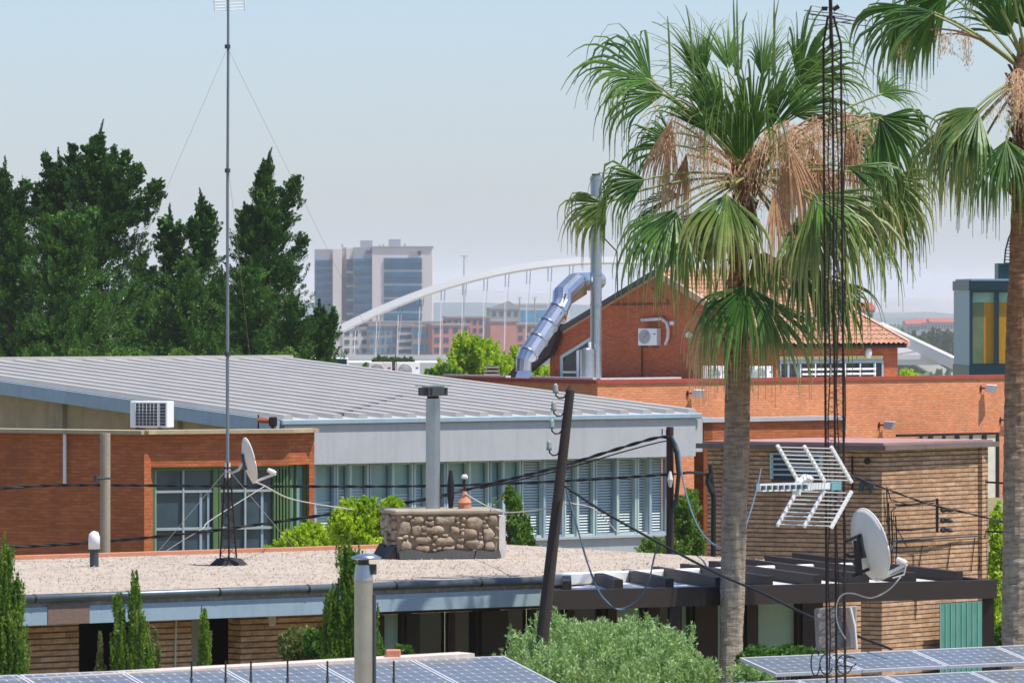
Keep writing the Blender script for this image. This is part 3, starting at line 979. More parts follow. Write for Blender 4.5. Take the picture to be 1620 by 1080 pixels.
def long_building():
    k = H(945, 190); dr, dl = D(42), D(120)
    zt = zat(607, 190)
    r1 = go(k, dr, 1680); l1 = go(k, dl, 540)
    t = thing('brick_parapet_building', 'long orange brick building with red capped parapet before the gabled house', 'building', (k.x, k.y, 0))
    MB().wall(k, r1, -.3, zt, .3).build('wall', m_brick_far, t)
    MB().wall(l1, k - dl * -.004, -.3, zt, .3).build('wall', m_brick_far, t)
    MB().wall(k + Vector((.0, -.07)), r1 + Vector((0, -.07)), zt + .002, zt + .13, .42).build('coping', m_redcap, t)
    MB().wall(l1 + Vector((0, -.07)), k + Vector((-.05, -.07)), zt + .004, zt + .132, .42).build('coping', m_redcap, t)
    iy = Vector((0, .2))
    MB().poly([(k + iy)[:], (r1 + iy)[:], (r1 + D(120) * 24)[:], (l1 + D(42) * 24)[:], (l1 + iy)[:]], zt - .25, zt - .1).build('roof', m_offwhite, t)
    for a, b in ((700, 800), (838, 938)):
        p0, p1 = go(k, dl, a), go(k, dl, b)
        MB().wall(p0 + Vector((0, .12)), p1 + Vector((0, .12)), zt + .135, zt + .2, .2).build('flashing', m_offwhite, t)
    p0, p1 = go(k, dr, 950), go(k, dr, 1078)
    MB().wall(p0 + Vector((0, .12)), p1 + Vector((0, .12)), zt + .135, zt + .19, .2).build('flashing', m_offwhite, t)
    # pier at the right
    q = go(k, dr, 1566)
    MB().wall(q - D(132) * .02 * 0 + Vector((dr.y, -dr.x)) * .25, q + dr * .55 + Vector((dr.y, -dr.x)) * .25, -.3, zat(690, q.y), .245).build('pier', m_brick_far, t)
    fw = make_flood(m_white); fg = make_flood(m_greystone, 'grey_floodlight')
    ang = 42
    for pr, px, py, lab in ((fw, 1088, 622, 'white floodlight on the brick parapet above the grey hall corner'), (fw, 1552, 614, 'white floodlight casting a shadow on the brick wall near the glass cabin'),
                            (fg, 1391, 672, 'grey floodlight low on the brick wall above the brown flat roof'), (fg, 1583, 664, 'grey floodlight on the brick pier beside the tall palm trunk')):
        w_ = wpt(k, dr, px, py, .0)
        put(pr, w_, ang + 30, lab, 'floodlights on the brick parapet wall')
    # pale screen with black posts in front of the wall
    s0, s1 = go(k, dr, 1436), go(k, dr, 1563)
    n = Vector((dr.y, -dr.x))
    st = thing('screen_fence', 'pale panel screen with black posts under the brick wall', 'fence', (s0.x, s0.y, 0))
    zt2 = zat(687, s0.y)
    MB().wall(s0 + n * .5, s1 + n * .5, -.3, zt2 - .08, .05).build('panel', M('cream panel', S(214, 206, 186), .7), st)
    MB().wall(s0 - dr * 1.0 + n * .55, s1 + n * .55, zt2 - .06, zt2 + .02, .16).build('rail', m_black, st)
    for i, px in enumerate((1440, 1455, 1476, 1497, 1519, 1540, 1561)):
        p = go(k, dr, px)
        wd = .1 if i % 2 else .06
        MB().wall(p + n * .56 - dr * wd, p + n * .56 + dr * wd, -.3, zt2 - .062, .055).build('post', m_black, st)
    return k, dr, dl, zt


KB, KR, KL, KZ = long_building()


def annex():
    a = H(1113, 138); dr = D(40); dl = D(130)
    zt = zat(668, 138)
    r1 = go(a, dr, 1338); l1 = go(a, dl, 1098)
    t = thing('brick_annex', 'low orange brick annex with pale metal coping at the end of the grey hall', 'building', (a.x, a.y, 0))
    MB().wall(a, r1, -.3, zt, .3).build('wall', m_brick, t)
    MB().wall(l1, a, -.3, zt, .3).build('wall', m_brick, t)
    MB().wall(a + Vector((-.02, -.12)), r1 + Vector((0, -.12)), zt + .002, zt + .1, .4).build('coping', m_fascia, t)
    MB().wall(l1 + Vector((-.1, 0)), a + Vector((-.1, 0)), zt + .004, zt + .13, .4).build('coping', m_bluefascia, t)
    iy = Vector((.05, .2))
    MB().poly([(a + iy)[:], (r1 + iy)[:], (r1 + dl * 6)[:], (a + dl * 6 + iy)[:]], zt - .3, zt - .15).build('roof', m_gravel, t)


annex()


# ------------------------------------------------------------------ gabled house behind
def gabled_house():
    k = H(1228, 200); dg, dr = D(128), D(38)
    l1 = go(k, dg, 870); r1 = go(k, dr, 1420)
    Wd = (l1 - k).length; Ln = (r1 - k).length
    ze = zat(541, 200); mid = k + dg * Wd / 2; za = zat(432, mid.y)
    t = thing('gabled_brick_house', 'red brick house with clay tiled gable roof behind the parapet', 'house', (mid.x, mid.y, 0))
    V3 = lambda p, z: Vector((p.x, p.y, z))
    MB().prism([V3(k, -.3), V3(l1, -.3), V3(l1, ze - .05), V3(mid, za - .12), V3(k, ze - .05)], (dr.x * .3, dr.y * .3, 0)).build('gable_wall', m_gable, t)
    MB().wall(k + dr * .302, r1, -.3, ze - .05, .3).build('wall', m_gable, t)
    MB().wall(l1 + dr * .302, l1 + dr * Ln, -.3, ze - .05, .3).build('wall', m_gable, t)
    r2 = go(k, dr, 1399)
    # right slope, built as rows of wavy tiles
    sl = (k - mid); run = sl.length; sl = sl.normalized(); ov = .3
    pitch = (za - ze) / run
    nu, rows = 150, 17
    tot = run + ov
    vs, fs = [], []
    for j in range(rows):
        u0, u1 = tot * j / rows, tot * (j + 1) / rows + .04
        for side, u in ((0, u0), (1, u1)):
            for i in range(nu + 1):
                a = -.12 + (Ln + .3) * i / nu
                lift = .028 * math.sin(2 * math.pi * a / .235) + (.0 if side == 0 else .035) + .004 * math.sin(7 * j + 1.7 * i)
                p = mid + dr * a + sl * u
                vs.append((p.x, p.y, za - pitch * u + .05 + lift))
        b = j * 2 * (nu + 1)
        for i in range(nu):
            fs.append((b + i, b + i + 1, b + nu + 2 + i, b + nu + 1 + i))
    roof = MB().add(vs, fs).build('roof', m_tile, t, smooth=True)
    def slab(m0, dirv, o2, name, mat, top=.0):
        p0, p1 = mid, mid + dirv * (run + o2)
        z0, z1 = za - .02 + top, za - pitch * (run + o2) - .02 + top
        return MB().prism([V3(p0 - dr * .12, z0), V3(p1 - dr * .12, z1), V3(p1 - dr * .12, z1 - .1), V3(p0 - dr * .12, z0 - .1)], (dr.x * (Ln + .3), dr.y * (Ln + .3), 0)).build(name, mat, t)
    slab(mid, sl, ov - .02, 'roof_deck', m_darkwood)
    slab(mid, -sl, ov + .1, 'roof_slope', m_tile, .04)
    MB().tube([V3(mid - dr * .14, za + .07), V3(mid + dr * (Ln + .2), za + .07)], .1, 8).build('ridge_tile', m_tile, roof)
    # rake boards: pale on the sunny slope
    def rake(dirv, o2, mat, at, w_=.22):
        p1 = mid + dirv * (run + o2); z1 = za - pitch * (run + o2)
        return MB().prism([V3(mid + dr * at, za + .14), V3(p1 + dr * at, z1 + .14), V3(p1 + dr * at, z1 - w_), V3(mid + dr * at, za - w_)], (dr.x * .14, dr.y * .14, 0)).build('rake_board', mat, t)
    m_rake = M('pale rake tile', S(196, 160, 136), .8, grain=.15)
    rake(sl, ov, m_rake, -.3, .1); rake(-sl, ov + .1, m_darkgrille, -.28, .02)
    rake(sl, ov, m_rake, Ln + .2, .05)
    # long window with white louvres on the sunny wall
    n = Vector((dr.y, -dr.x))
    wz1, wz0 = zat(569, k.y), KZ
    wa, wb_ = go(k, dr, 1233), go(k, dr, 1396)
    MB().wall(wa + n * .03, wb_ + n * .03, wz1 - .02, wz1 + .12, .029).build('lintel', M('pale lintel', S(206, 190, 132), .7), t)
    fr = MB().wall(wa + n * .05, wb_ + n * .05, wz1 - .14, wz1 - .03, .045)
    for px in (1233, 1246, 1262, 1382, 1395):
        p = go(k, dr, px); x = MB().wall(p + n * .05 - dr * .04, p + n * .05 + dr * .04, wz0, wz1 - .141, .045); fr.add(x.v, x.f)
    win = fr.build('window', m_bluefascia, t)
    MB().wall(wa + n * .012, wb_ + n * .012, wz0, wz1 - .02, .008).build('pane', m_glass_dark, win)
    lv = MB()
    for j in range(5):
        z = wz1 - .28 - j * .17
        for i in range(5):
            a, b = 1264 + i * 23.6, 1264 + (i + 1) * 23.6 - 2
            p, q = go(k, dr, a), go(k, dr, b)
            x = MB().wall(p + n * .2, q + n * .2, z - .1, z - .03, .06); lv.add(x.v, x.f)
    for i in range(6):
        p = go(k, dr, 1263 + i * 23.6); x = MB().wall(p + n * .13 - dr * .02, p + n * .13 + dr * .02, wz0, wz1 - .15, .03); lv.add(x.v, x.f)
    lv.build('louvre_slats', m_white, win)
    p = wpt(k, dr, 1371, 557, .1)
    MB().tube([p + Vector((0, 0, -.22)), p + Vector((0, 0, -.12)), p, p + Vector((0, 0, .12)), p + Vector((0, 0, .2))], [.05, .11, .13, .1, .03], 12).build('wall_lamp', m_white, t, smooth=True)
    # slanting window on the gable
    gn = Vector((dg.y, -dg.x)); gn = gn if gn.y < 0 else -gn
    def gp(px, py, off):
        q = go(k, dg, px) + gn * off
        return Vector((q.x, q.y, zat(py, q.y)))
    o3 = (-gn.x * .05, -gn.y * .05, 0)
    MB().prism([gp(888, 606, .06), gp(936, 606, .06), gp(936, 533, .06), gp(888, 563, .06)], o3).build('window', m_frame, t)
    wsl = [c for c in t.children if c.name.startswith('window')][-1]
    MB().prism([gp(893, 606, .068), gp(934, 606, .068), gp(934, 540, .068), gp(893, 566, .068)], (-gn.x * .006, -gn.y * .006, 0)).build('pane', m_glass_dark, wsl)
    MB().prism([gp(915, 606, .09), gp(919, 606, .09), gp(919, 553, .09), gp(915, 555, .09)], (-gn.x * .02, -gn.y * .02, 0)).prism([gp(893, 590, .09), gp(914, 590, .09), gp(914, 587, .09), gp(893, 587, .09)], (-gn.x * .02, -gn.y * .02, 0)).build('glazing_bar', m_white, wsl)
    MB().prism([gp(917, 578, .1), gp(921, 578, .1), gp(921, 570, .1), gp(917, 570, .1)], (-gn.x * .03, -gn.y * .03, 0))
    MB().prism([gp(1088, 534, .08), gp(1096, 534, .08), gp(1097, 528, .08), gp(1092, 524, .08), gp(1087, 528, .08)], (-gn.x * .08, -gn.y * .08, 0)).build('wall_lamp', m_offwhite, t)
    # conduit lines, pipe loop by the air conditioner
    MB().tube([gp(1017, 548, .05), gp(1017, 606, .05)], .025, 6).build('conduit', m_darkwood, t)
    MB().tube([gp(955, 482, .05), gp(1062, 481, .05)], .02, 6).tube([gp(1032, 455, .04), gp(1060, 478, .04)], .015, 5).build('cable', m_darkwood, t)
    MB().tube([gp(1018, 506, .08), gp(1050, 504, .1), gp(1058, 510, .1), gp(1061, 522, .1), gp(1060, 535, .1), gp(1056, 545, .1)], .06, 8).build('pipe_trunking', m_offwhite, t)
    MB().prism([gp(1061, 514, .05), gp(1067, 514, .05), gp(1067, 508, .05), gp(1061, 508, .05)], (-gn.x * .05, -gn.y * .05, 0)).build('junction_cover', m_white, t)
    q = gp(1034, 549, .05)
    put(AC, (q.x, q.y, q.z), 38 - 90 + 14, 'white air conditioner hung high on the red brick gable', G_AC)
    # lean-to flank under the duct
    MB().prism([gp(897, 512, .3), gp(868, 537, .6), gp(832, 600, 1.0), gp(846, 606, 1.0), gp(886, 560, .5)], (dr.x * .25, dr.y * .25, 0)).build('lean_to_roof', m_darkwood, t)
    return k, dg, dr, gn, gp


GK, GD, GR_, GN, GP = gabled_house()


def roof_things():
    z = KZ - .1
    for px, Y, rot, lab in ((1126, 196.8, 30, 'white air conditioner on the parapet roof just beside the palm trunk, gable side'),
                            (1199, 199.3, 30, 'white air conditioner on the parapet roof between palm trunk and louvred window'),
                            (600, 203.5, 8, 'white air conditioner half sunk behind the grey metal roof edge'),
                            (643, 203.5, 12, 'white air conditioner by the lime green tree behind the grey metal roof')):
        p = H(px, Y)
        hgt = zat(607 if px > 1000 else 600, Y) - .06
        o = put(AC, (p.x, p.y, hgt), rot, lab, G_AC)
        MB_ = MB().abox(p.x - .42, p.x + .42, p.y - .3, p.y + .3, z - .02, hgt - .002)
        if hgt > z + .03:
            b = MB_.build('plinth', m_concrete)
            tag(b, 'low concrete plinth under the ' + lab.replace('white ', '', 1), 'plinth', 'plinths under air conditioners')
    # grey cabinet with teal panel
    p = H(523, 205)
    t = thing('roof_cabinet', 'pale roof cabinet with dark teal side panel behind the metal roof', 'cabinet', (p.x, p.y, 3.9))
    f = Fr(Vector((H(497, 205).x, 205)), 12); w_ = f.a_at(551)
    MB().box(f, 0, w_, 0, .9, 3.9, zat(566, 205)).build('casing', m_white, t, bevel=.02)
    MB().box(f, w_ * .5, w_ * .95, -.03, -.002, zat(590, 205), zat(568, 205)).build('panel', m_teal, t)
    MB().box(f, w_ * .05, w_ * .4, -.03, -.002, zat(590, 205), zat(568, 205)).build('panel', m_greystone, t)
    # slatted vent stack
    p = H(778, 199.5)
    t = thing('vent_stack', 'small concrete vent stack with stacked slabs in front of the lime green tree', 'vent', (p.x, p.y, z))
    MB().abox(p.x - .17, p.x + .17, p.y - .17, p.y + .17, z, zat(578, 199.5)).build('shaft', m_darkgrille, t)
    for i in range(4):
        zz = z + .12 + i * .13
        MB().abox(p.x - .28, p.x + .28, p.y - .28, p.y + .28, zz, zz + .065).build('slab', m_concrete, t)
    # shiny duct
    t = thing('aluminium_duct', 'fat shiny aluminium duct climbing over the roof to the brick gable', 'duct', P(828, 606, 198))
    MB().hexa([P(812, 606, 197.6), P(845, 606, 197.6), P(845, 606, 198.6), P(812, 606, 198.6), P(819, 586, 197.7), P(840, 586, 197.7), P(840, 586, 198.5), P(819, 586, 198.5)]).build('base_box', m_shiny, t)
    d1 = [P(828, 588, 198), P(829, 570, 198), P(835, 561, 198.1), P(884, 489, 199.2), P(889, 479, 199.4), P(889, 466, 199.5), P(909, 447, 200.4), P(945, 444, 206.0)]
    MB().tube(d1, [.28, .28, .34, .34, .34, .34, .34, .33], 12).build('pipe', m_shiny, t, smooth=False)
    rg = MB()
    for (a, b) in (((835, 561, 198.1), (884, 489, 199.2)),):
        A, B = P(*a), P(*b)
        for k in (.02, .33, .66, .98):
            c = A + (B - A) * k; dv = (B - A).normalized() * .025
            rg.tube([c - dv, c + dv], .375, 20)
    rg.build('joint_ring', m_shiny, t)
    MB().bar(P(889, 502, 199.0), P(897, 470, 199.4), .12, .5).bar(P(897, 470, 199.4), P(925, 452, 200.8), .12, .6).build('underside_strip', m_bronze, t)  # brown metal strips under the upper bend
    # tall steel chimney and its canister
    Y = 201.0
    p = H(943, Y)
    t = thing('steel_chimney', 'tall slim stainless steel chimney in front of the brick gable', 'chimney', (p.x, p.y, z))
    MB().cyl(p, .2, z, zat(278, Y), 20).build('pipe', m_steel, t, smooth=False)
    for py in (283, 345, 375, 433, 482, 537):
        MB().cyl(p, .225, zat(py, Y) - .035, zat(py, Y) + .035, 20).build('band', m_steel, t)
    MB().cyl(p, .15, zat(278, Y), zat(275, Y), 16).build('mouth', m_darkgrille, t)
    MB().tube([P(955, 376, Y), P(976, 398, 203), P(977, 470, 207)], .025, 5).build('stay', m_rust, t)
    p = H(930, 200)
    t = thing('steel_canister', 'short stainless canister standing at the foot of the steel chimney', 'canister', (p.x, p.y, z))
    MB().cyl(p, .27, z, zat(553, 200), 20).build('body', m_steel, t)
    MB().cyl(p, .2, zat(553, 200), zat(550, 200), 16, .12).build('lid', m_shiny, t)
    MB().cyl((p.x + .06, p.y), .05, zat(550, 200), zat(541, 200), 8).build('neck', m_white, t)


roof_things()


# ------------------------------------------------------------------ glass cabin at the right edge
def glass_cabin():
    Y = 235.0
    f = Fr(H(1535, Y), 2); wd = f.a_at(1680)
    t = thing('glass_cabin', 'dark teal framed glass cabin with ochre panel inside, behind the palm', 'building', f.p(wd / 2, 0, 0))
    zt, zb = zat(441, Y), zat(578, Y)
    l = f.q(0, 5.8)
    zr = zat(459, Y)
    MB().poly([f.q(-.06, -.05)[:], f.q(wd, -.05)[:], f.q(wd, 6)[:], f.q(-.06, 6)[:]], zr, zt - .08).build('roof_edge', m_teal, t)
    MB().poly([f.q(.05, .1)[:], f.q(wd - .1, .1)[:], f.q(wd - .1, 5.9)[:], f.q(.05, 5.9)[:]], zt - .078, zt).build('roof', m_paleteal, t)
    MB().box(f, -.03, .1, .125, 5.8, zb, zr - .004).build('side_wall', m_paleteal, t)
    MB().wall(f.q(.12, 5.3), f.q(wd, 5.3), zb, zr - .004, .12).build('back_wall', m_greystone, t)
    MB().poly([f.q(-.05, -.03)[:], f.q(wd, -.03)[:], f.q(wd, 6)[:], f.q(-.05, 6)[:]], -.3, zb - .004).build('plinth', m_teal, t)
    fr = MB().box(f, 0, .1, 0, .12, zb, zr - .004)
    for px in (1577,):
        a = f.a_at(px); fr.box(f, a - .09, a + .09, -.01, .12, zb, zr - .004)
    fr.box(f, .1, wd, .005, .115, zb, zb + .08).box(f, .1, wd, .005, .115, zr - .08, zr - .004)
    win = fr.build('window', m_teal, t)
    MB().box(f, .1, wd, .15, .17, zat(478, Y), zr - .08).build('transom_pane', M('pale green film', S(150, 186, 160), .35), win)
    MB().box(f, .1, f.a_at(1557), .15, .17, zb, zat(478, Y) - .003).build('pane', GLASS('olive glass', S(88, 108, 74), S(112, 128, 92), .12), win)
    MB().box(f, f.a_at(1557) + .003, wd, .15, .17, zb, zat(478, Y) - .003).build('pane', m_yellow, win)
    # roof hatch and hoop ladder
    a = f.a_at(1592)
    lad = MB()
    MB().box(f, a - .1, a + 1.5, 2, 3.2, zt + .002, zat(416, Y)).build('roof_hatch', m_teal, t)
    pts = [P(1589, 416, Y + 2), P(1591, 395, Y + 2), P(1596, 376, Y + 2), P(1604, 362, Y + 2)]
    lad.tube(pts, .04, 6).tube([q + Vector((.28, 0, -.02)) for q in pts], .03, 6)
    for i in range(8):
        c = pts[0] + (pts[2] - pts[0]) * i / 8
        lad.tube([c, c + Vector((.28, 0, 0))], .02, 5)
    lad.build('ladder', m_rust, t)


glass_cabin()


# ------------------------------------------------------------------ brown brick block at the right
def brown_block():
    c = H(1395, 100); dl, dr = D(155), D(50)
    zt = zat(712, 100)
    l1 = go(c, dl, 1119); r1 = go(c, dr, 1563)
    bk = l1 + (r1 - c)
    t = thing('brown_brick_block', 'tan rustic brick block with faded red flat roof beside the palm trunk', 'building', (c.x, c.y, 0))
    MB().wall(l1, c, -.3, zt, .3).build('wall', m_brown, t)
    MB().wall(c + dr * .004, r1, -.3, zt, .3).build('wall', m_brown, t)
    MB().wall(bk, l1, -.3, zt, .3).wall(r1, bk, -.3, zt, .3).build('rear_wall', m_brown, t)
    ov = .17
    def out(p, q):
        v = (p - (c + bk) / 2); return p + v.normalized() * ov * 1.25
    pl = [out(p, 0) for p in (l1, c, r1, bk)]
    MB().poly([p[:] for p in pl], zt + .002, zt + .09).build('roof_slab', M('grey stained edge', S(118, 104, 98), .9, streak=.5, grain=.3), t)
    pi = [p + ((c + bk) / 2 - p).normalized() * .12 for p in pl]
    MB().poly([p[:] for p in pi], zt + .092, zt + .13).build('roof', m_roofred, t)
    n = Vector((dl.y, -dl.x)); n = n if n.y < 0 else -n
    # louvred vent window
    a, b = go(c, dl, 1222), go(c, dl, 1300)
    z1, z0 = zat(716, a.y), zat(757, a.y)
    fr = MB()
    for px in (1222, 1300):
        p = go(c, dl, px); fr.wall(p - dl * -.03 + n * .05, p + dl * -.03 + n * .05, z0, z1, .06)
    v = MB().wall(a + n * .05, b + n * .05, z0 - .05, z0 - .004, .06).wall(a + n * .01, b + n * .01, z0, z1, .008)
    fv = v.build('vent_window', m_darkgrille, t)
    fr.build('frame', m_frame, fv)
    sl = MB()
    for i in range(5):
        z = z0 + .06 + i * (z1 - z0) / 5
        sl.wall(a + n * .06, b + n * .06, z, z + .035, .045)
    sl.build('louvre_slats', m_bluefascia, fv)
    nr = Vector((dr.y, -dr.x))
    def rp(px, py, off=.05):
        q = go(c, dr, px) + nr * off
        return Vector((q.x, q.y, zat(py, q.y)))
    def lp(px, py, off=.05):
        q = go(c, dl, px) + n * off
        return Vector((q.x, q.y, zat(py, q.y)))
    # iron brackets and insulators on the sunny face
    G_I = 'iron cable brackets on the brown brick wall'
    t2 = thing('insulator_rack', 'rusty iron rack with three insulators on the sunlit brown brick wall', 'rack', rp(1420, 800, 0))
    MB().tube([rp(1415, 798, .02), rp(1416, 798, .35), rp(1450, 791, .4)], .016, 6).build('arm', m_rust, t2)
    MB().tube([rp(1416, 838, .02), rp(1417, 838, .35), rp(1450, 834, .4)], .016, 6).build('arm', m_rust, t2)
    MB().bar(rp(1452, 788, .42), rp(1452, 842, .42), .05).build('upright', m_rust, t2)
    for py in (806, 823, 838):
        q = rp(1456, py, .44)
        MB().tube([q, q + Vector((.04, -.02, .0)), q + Vector((.1, -.04, .0)), q + Vector((.17, -.07, 0)), q + Vector((.22, -.1, -.02))], [.03, .055, .035, .045, .012], 10).build('insulator', m_darkgrille, t2)
    t3 = thing('wall_bracket', 'rusty U shaped bracket at the far end of the brown brick wall', 'bracket', rp(1558, 760, 0))
    MB().bar(rp(1556, 762, .0), rp(1572, 765, .5), .035).bar(rp(1556, 840, 0), rp(1572, 842, .5), .035).bar(rp(1572, 760, .52), rp(1572, 844, .52), .04).build('iron_frame', m_rust, t3)
    t4 = thing('wall_cable', 'bundle of old cables strung across the sunlit brown brick wall', 'cable', rp(1420, 850, 0))
    MB().tube([rp(1402, 905, .04), rp(1404, 870, .05), rp(1412, 856, .06), rp(1440, 854, .08), rp(1470, 852, .08)], .028, 6).tube([rp(1470, 852, .08), rp(1512, 849, .05), rp(1556, 847, .05)], .016, 6).build('sheath', m_darkgrille, t4)
    t5 = MB()
    for px, py0, py1 in ((1399, 770, 905), (1402, 795, 905), (1406, 808, 905), (1413, 815, 900)):
        t5.tube([rp(px, py0, .05), rp(px + 1.5, (py0 + py1) / 2, .06), rp(px, py1, .05)], .012, 5)
    t5.tube([rp(1399, 770, .05), rp(1402, 790, .1), rp(1416, 798, .3)], .012, 5).tube([rp(1406, 808, .05), rp(1412, 800, .1), rp(1450, 795, .4)], .01, 5)
    t5.build('drop_wire', m_black, t4)
    for px, py0, py1 in ((1553, 762, 900), (1502, 858, 902), (1540, 850, 905), (1457, 862, 903)):
        MB().tube([rp(px, py0, .03), rp(px - 6, py1, .03)], .009, 5).build('thin_wire', m_rust, t4)
    # boxes on the shaded face
    t6 = thing('wall_junction_box', 'small dark wall box beside the tv antenna on the shaded brown brick wall', 'box', lp(1372, 770, 0))
    q = lp(1372, 770, .06)
    MB().tube([q + Vector((-.1, 0, -.08)), q + Vector((-.06, 0, .08)), q + Vector((.06, -.02, .06)), q + Vector((.1, -.02, -.1))], .05, 7).build('cover', m_darkgrille, t6)
    q = lp(1373, 729, .03)
    MB().tube([q, q + Vector((0, -.06, 0))], .06, 8).build('socket', m_rust, t6)
    q = lp(1350, 750, .05)
    MB().bar(lp(1350, 721, .05), lp(1350, 776, .05), .035).build('iron_strip', m_rust, t6)
    # green screen near the ground
    t7 = thing('mesh_screen', 'green mesh screen panel leaning beside the brown brick wall under the pergola', 'screen')
    p0, p1 = rp(1466, 960, .3), rp(1534, 960, .3)
    t7.location = (p0.x, p0.y, 0)
    MB().wall(Vector((p0.x, p0.y)), Vector((p1.x, p1.y)), .0, zat(955, p0.y), .02).build('netting', M('green netting', S(78, 140, 122), .6, var=.2), t7)
    sm = MB()
    for i in range(9):
        q = p0 + (p1 - p0) * i / 8
        sm.abox(q.x - .008, q.x + .008, q.y - .03, q.y - .005, 0, zat(955, p0.y))
    sm.build('wire_grid', m_frame, t7)
    return rp, lp


RP, LP = brown_block()


# ------------------------------------------------------------------ gravel roofed house
HF = Fr(H(855, 80), 36)
ZR = zat(912, 80)


def gravel_house():
    f = HF
    a0, a1 = -10.2, f.a_at(1362)
    t = thing('gravel_roof_house', 'low brick house with pale pink gravel flat roof and metal eaves', 'house', f.p(-2, 0, 0))
    roof = MB().box(f, a0, a1, 0, 9.0, ZR - .16, ZR).build('roof', m_gravel, t, th=36)
    gm = M('aged gutter metal', S(96, 106, 112), .4, .5, var=.25, scale=1.2, grain=.15, streak=.5)
    MB().tube([f.p(a0, -.06, ZR - .045), f.p(-.01, -.06, ZR - .045)], .056, 14).build('gutter', gm, t, smooth=True)
    j = MB()
    for a in np.arange(a0 + .4, -.2, 1.45):
        j.tube([f.p(a, -.06, ZR - .045), f.p(a + .03, -.06, ZR - .045)], .061, 14)
    j.build('gutter_joint', m_black, t)
    MB().box(f, a0, 0, -.05, .1, ZR - .40, ZR - .162).build('fascia', m_bluefascia, t, th=36)
    p0, p1 = f.a_at(72), f.a_at(138)
    MB().box(f, p0, p1, -.062, -.052, ZR - .395, ZR - .135).build('fascia_patch', M('bare brown board', S(120, 100, 88), .8, grain=.3), t)
    MB().box(f, .002, a1, -.12, -.003, ZR - .12, ZR + .05).build('gutter', m_white, t, bevel=.02)
    MB().box(f, .002, a1, -.06, .1, ZR - .3, ZR - .162).build('fascia', m_fascia, t)
    MB().box(f, a0, a1, 8.85, 9.08, ZR + .002, ZR + .055).build('curb', m_clay, t)
    b0 = .75
    A = lambda px: f.a_at(px, b0)
    zt = ZR - .17
    for (x0, x1) in ((-40, 125), (226, 303), (380, 592)):
        MB().box(f, A(x0), A(x1), b0, b0 + .3, -.3, zt).build('wall', m_brown, t)
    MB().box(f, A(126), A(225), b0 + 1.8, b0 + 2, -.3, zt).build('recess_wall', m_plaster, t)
    MB().box(f, A(304), A(379), b0 + .9, b0 + 1.1, -.3, zt).build('recess_wall', m_offwhite, t)
    MB().box(f, A(126), A(592), b0 + 2.5, b0 + 2.7, -.3, zt).build('inner_wall', m_darkwood, t)
    MB().box(f, A(304), A(316), b0 + .7, b0 + .895, -.3, ZR - .85).build('door', m_darkwood, t)
    q = f.p(A(424), b0 - .03, zat(975, 78))
    lm = MB().tube([q, q + Vector((.04, -.1, -.02)), q + Vector((.05, -.12, -.12))], [.02, .06, .05], 8).build('wall_lamp', m_offwhite, t)
    MB().tube([f.p(A(278), b0 - .03, zt), f.p(A(276), b0 - .03, zt - .5), f.p(A(272), b0 - .04, 0)], .014, 5).build('cable', m_whitecable, t)
    # glazed front
    zs = ZR - .5
    MB().box(f, A(592), A(1300), b0, b0 + .2, zs + .01, zt).build('beam', m_darkwood, t)
    cuts = [592, 604, 642, 660, 716, 760, 800, 845, 905, 960, 972, 1022, 1040, 1075, 1098, 1132, 1180, 1196, 1268, 1300]
    kinds = [None, 't', None, 'd', 'd', None, 'd', 'd', 'd', None, 't', None, 'd', 't', None, 't', None, 't', None]
    for (x0, x1), k in zip(zip(cuts[:-1], cuts[1:]), kinds):
        if k is None:
            MB().box(f, A(x0), A(x1), b0 - .03, b0 + .2, -.3, zs).build('post', m_darkwood, t)
        else:
            fr = MB().box(f, A(x0) + .002, A(x0) + .06, b0 + .02, b0 + .1, 0, zs).box(f, A(x1) - .06, A(x1) - .002, b0 + .02, b0 + .1, 0, zs).box(f, A(x0) + .06, A(x1) - .06, b0 + .02, b0 + .1, 0, .25)
            wn = fr.build('window', m_darkwood, t)
            MB().box(f, A(x0) + .06, A(x1) - .06, b0 + .11, b0 + .13, .25, zs).build('pane', m_curtain if k == 't' else m_glass_dark, wn)
    MB().box(f, A(1301), A(1362), b0, b0 + .3, -.3, zt).build('wall', m_brown, t)
    # loose pebbles
    n = 5000
    aa = RNG.uniform(a0, a1, n); bb = RNG.uniform(.05, 8.8, n); s = RNG.uniform(.008, .02, n)
    e, b = np.array(f.e), np.array(f.b); o = np.array(f.o)
    C = np.zeros((n, 3)); C[:, :2] = o + aa[:, None] * e + bb[:, None] * b; C[:, 2] = ZR + s * .5
    th = RNG.uniform(0, 6.28, n)
    ux = np.stack([np.cos(th), np.sin(th), np.zeros(n)], 1) * s[:, None]; uy = np.stack([-np.sin(th), np.cos(th), np.zeros(n)], 1) * s[:, None] * RNG.uniform(.6, 1, (n, 1))
    up = np.array([0, 0, 1.0]) * s[:, None] * .8
    Q = []
    for (p, q) in ((ux, uy), (uy, -ux), (-ux, -uy), (-uy, ux)):
        Q.append(np.stack([C + p, C + q, C + up + q * .35 + p * .1, C + up + p * .35 + q * .1], 1))
    Q.append(np.stack([C + up + ux * .4, C + up + uy * .4, C + up - ux * .4, C + up - uy * .4], 1))
    g = quads('gravel', np.concatenate(Q), m_gravel)
    tag(g, 'loose pale gravel scattered over the flat roof', 'gravel', kind='stuff')
    return t


gravel_house()


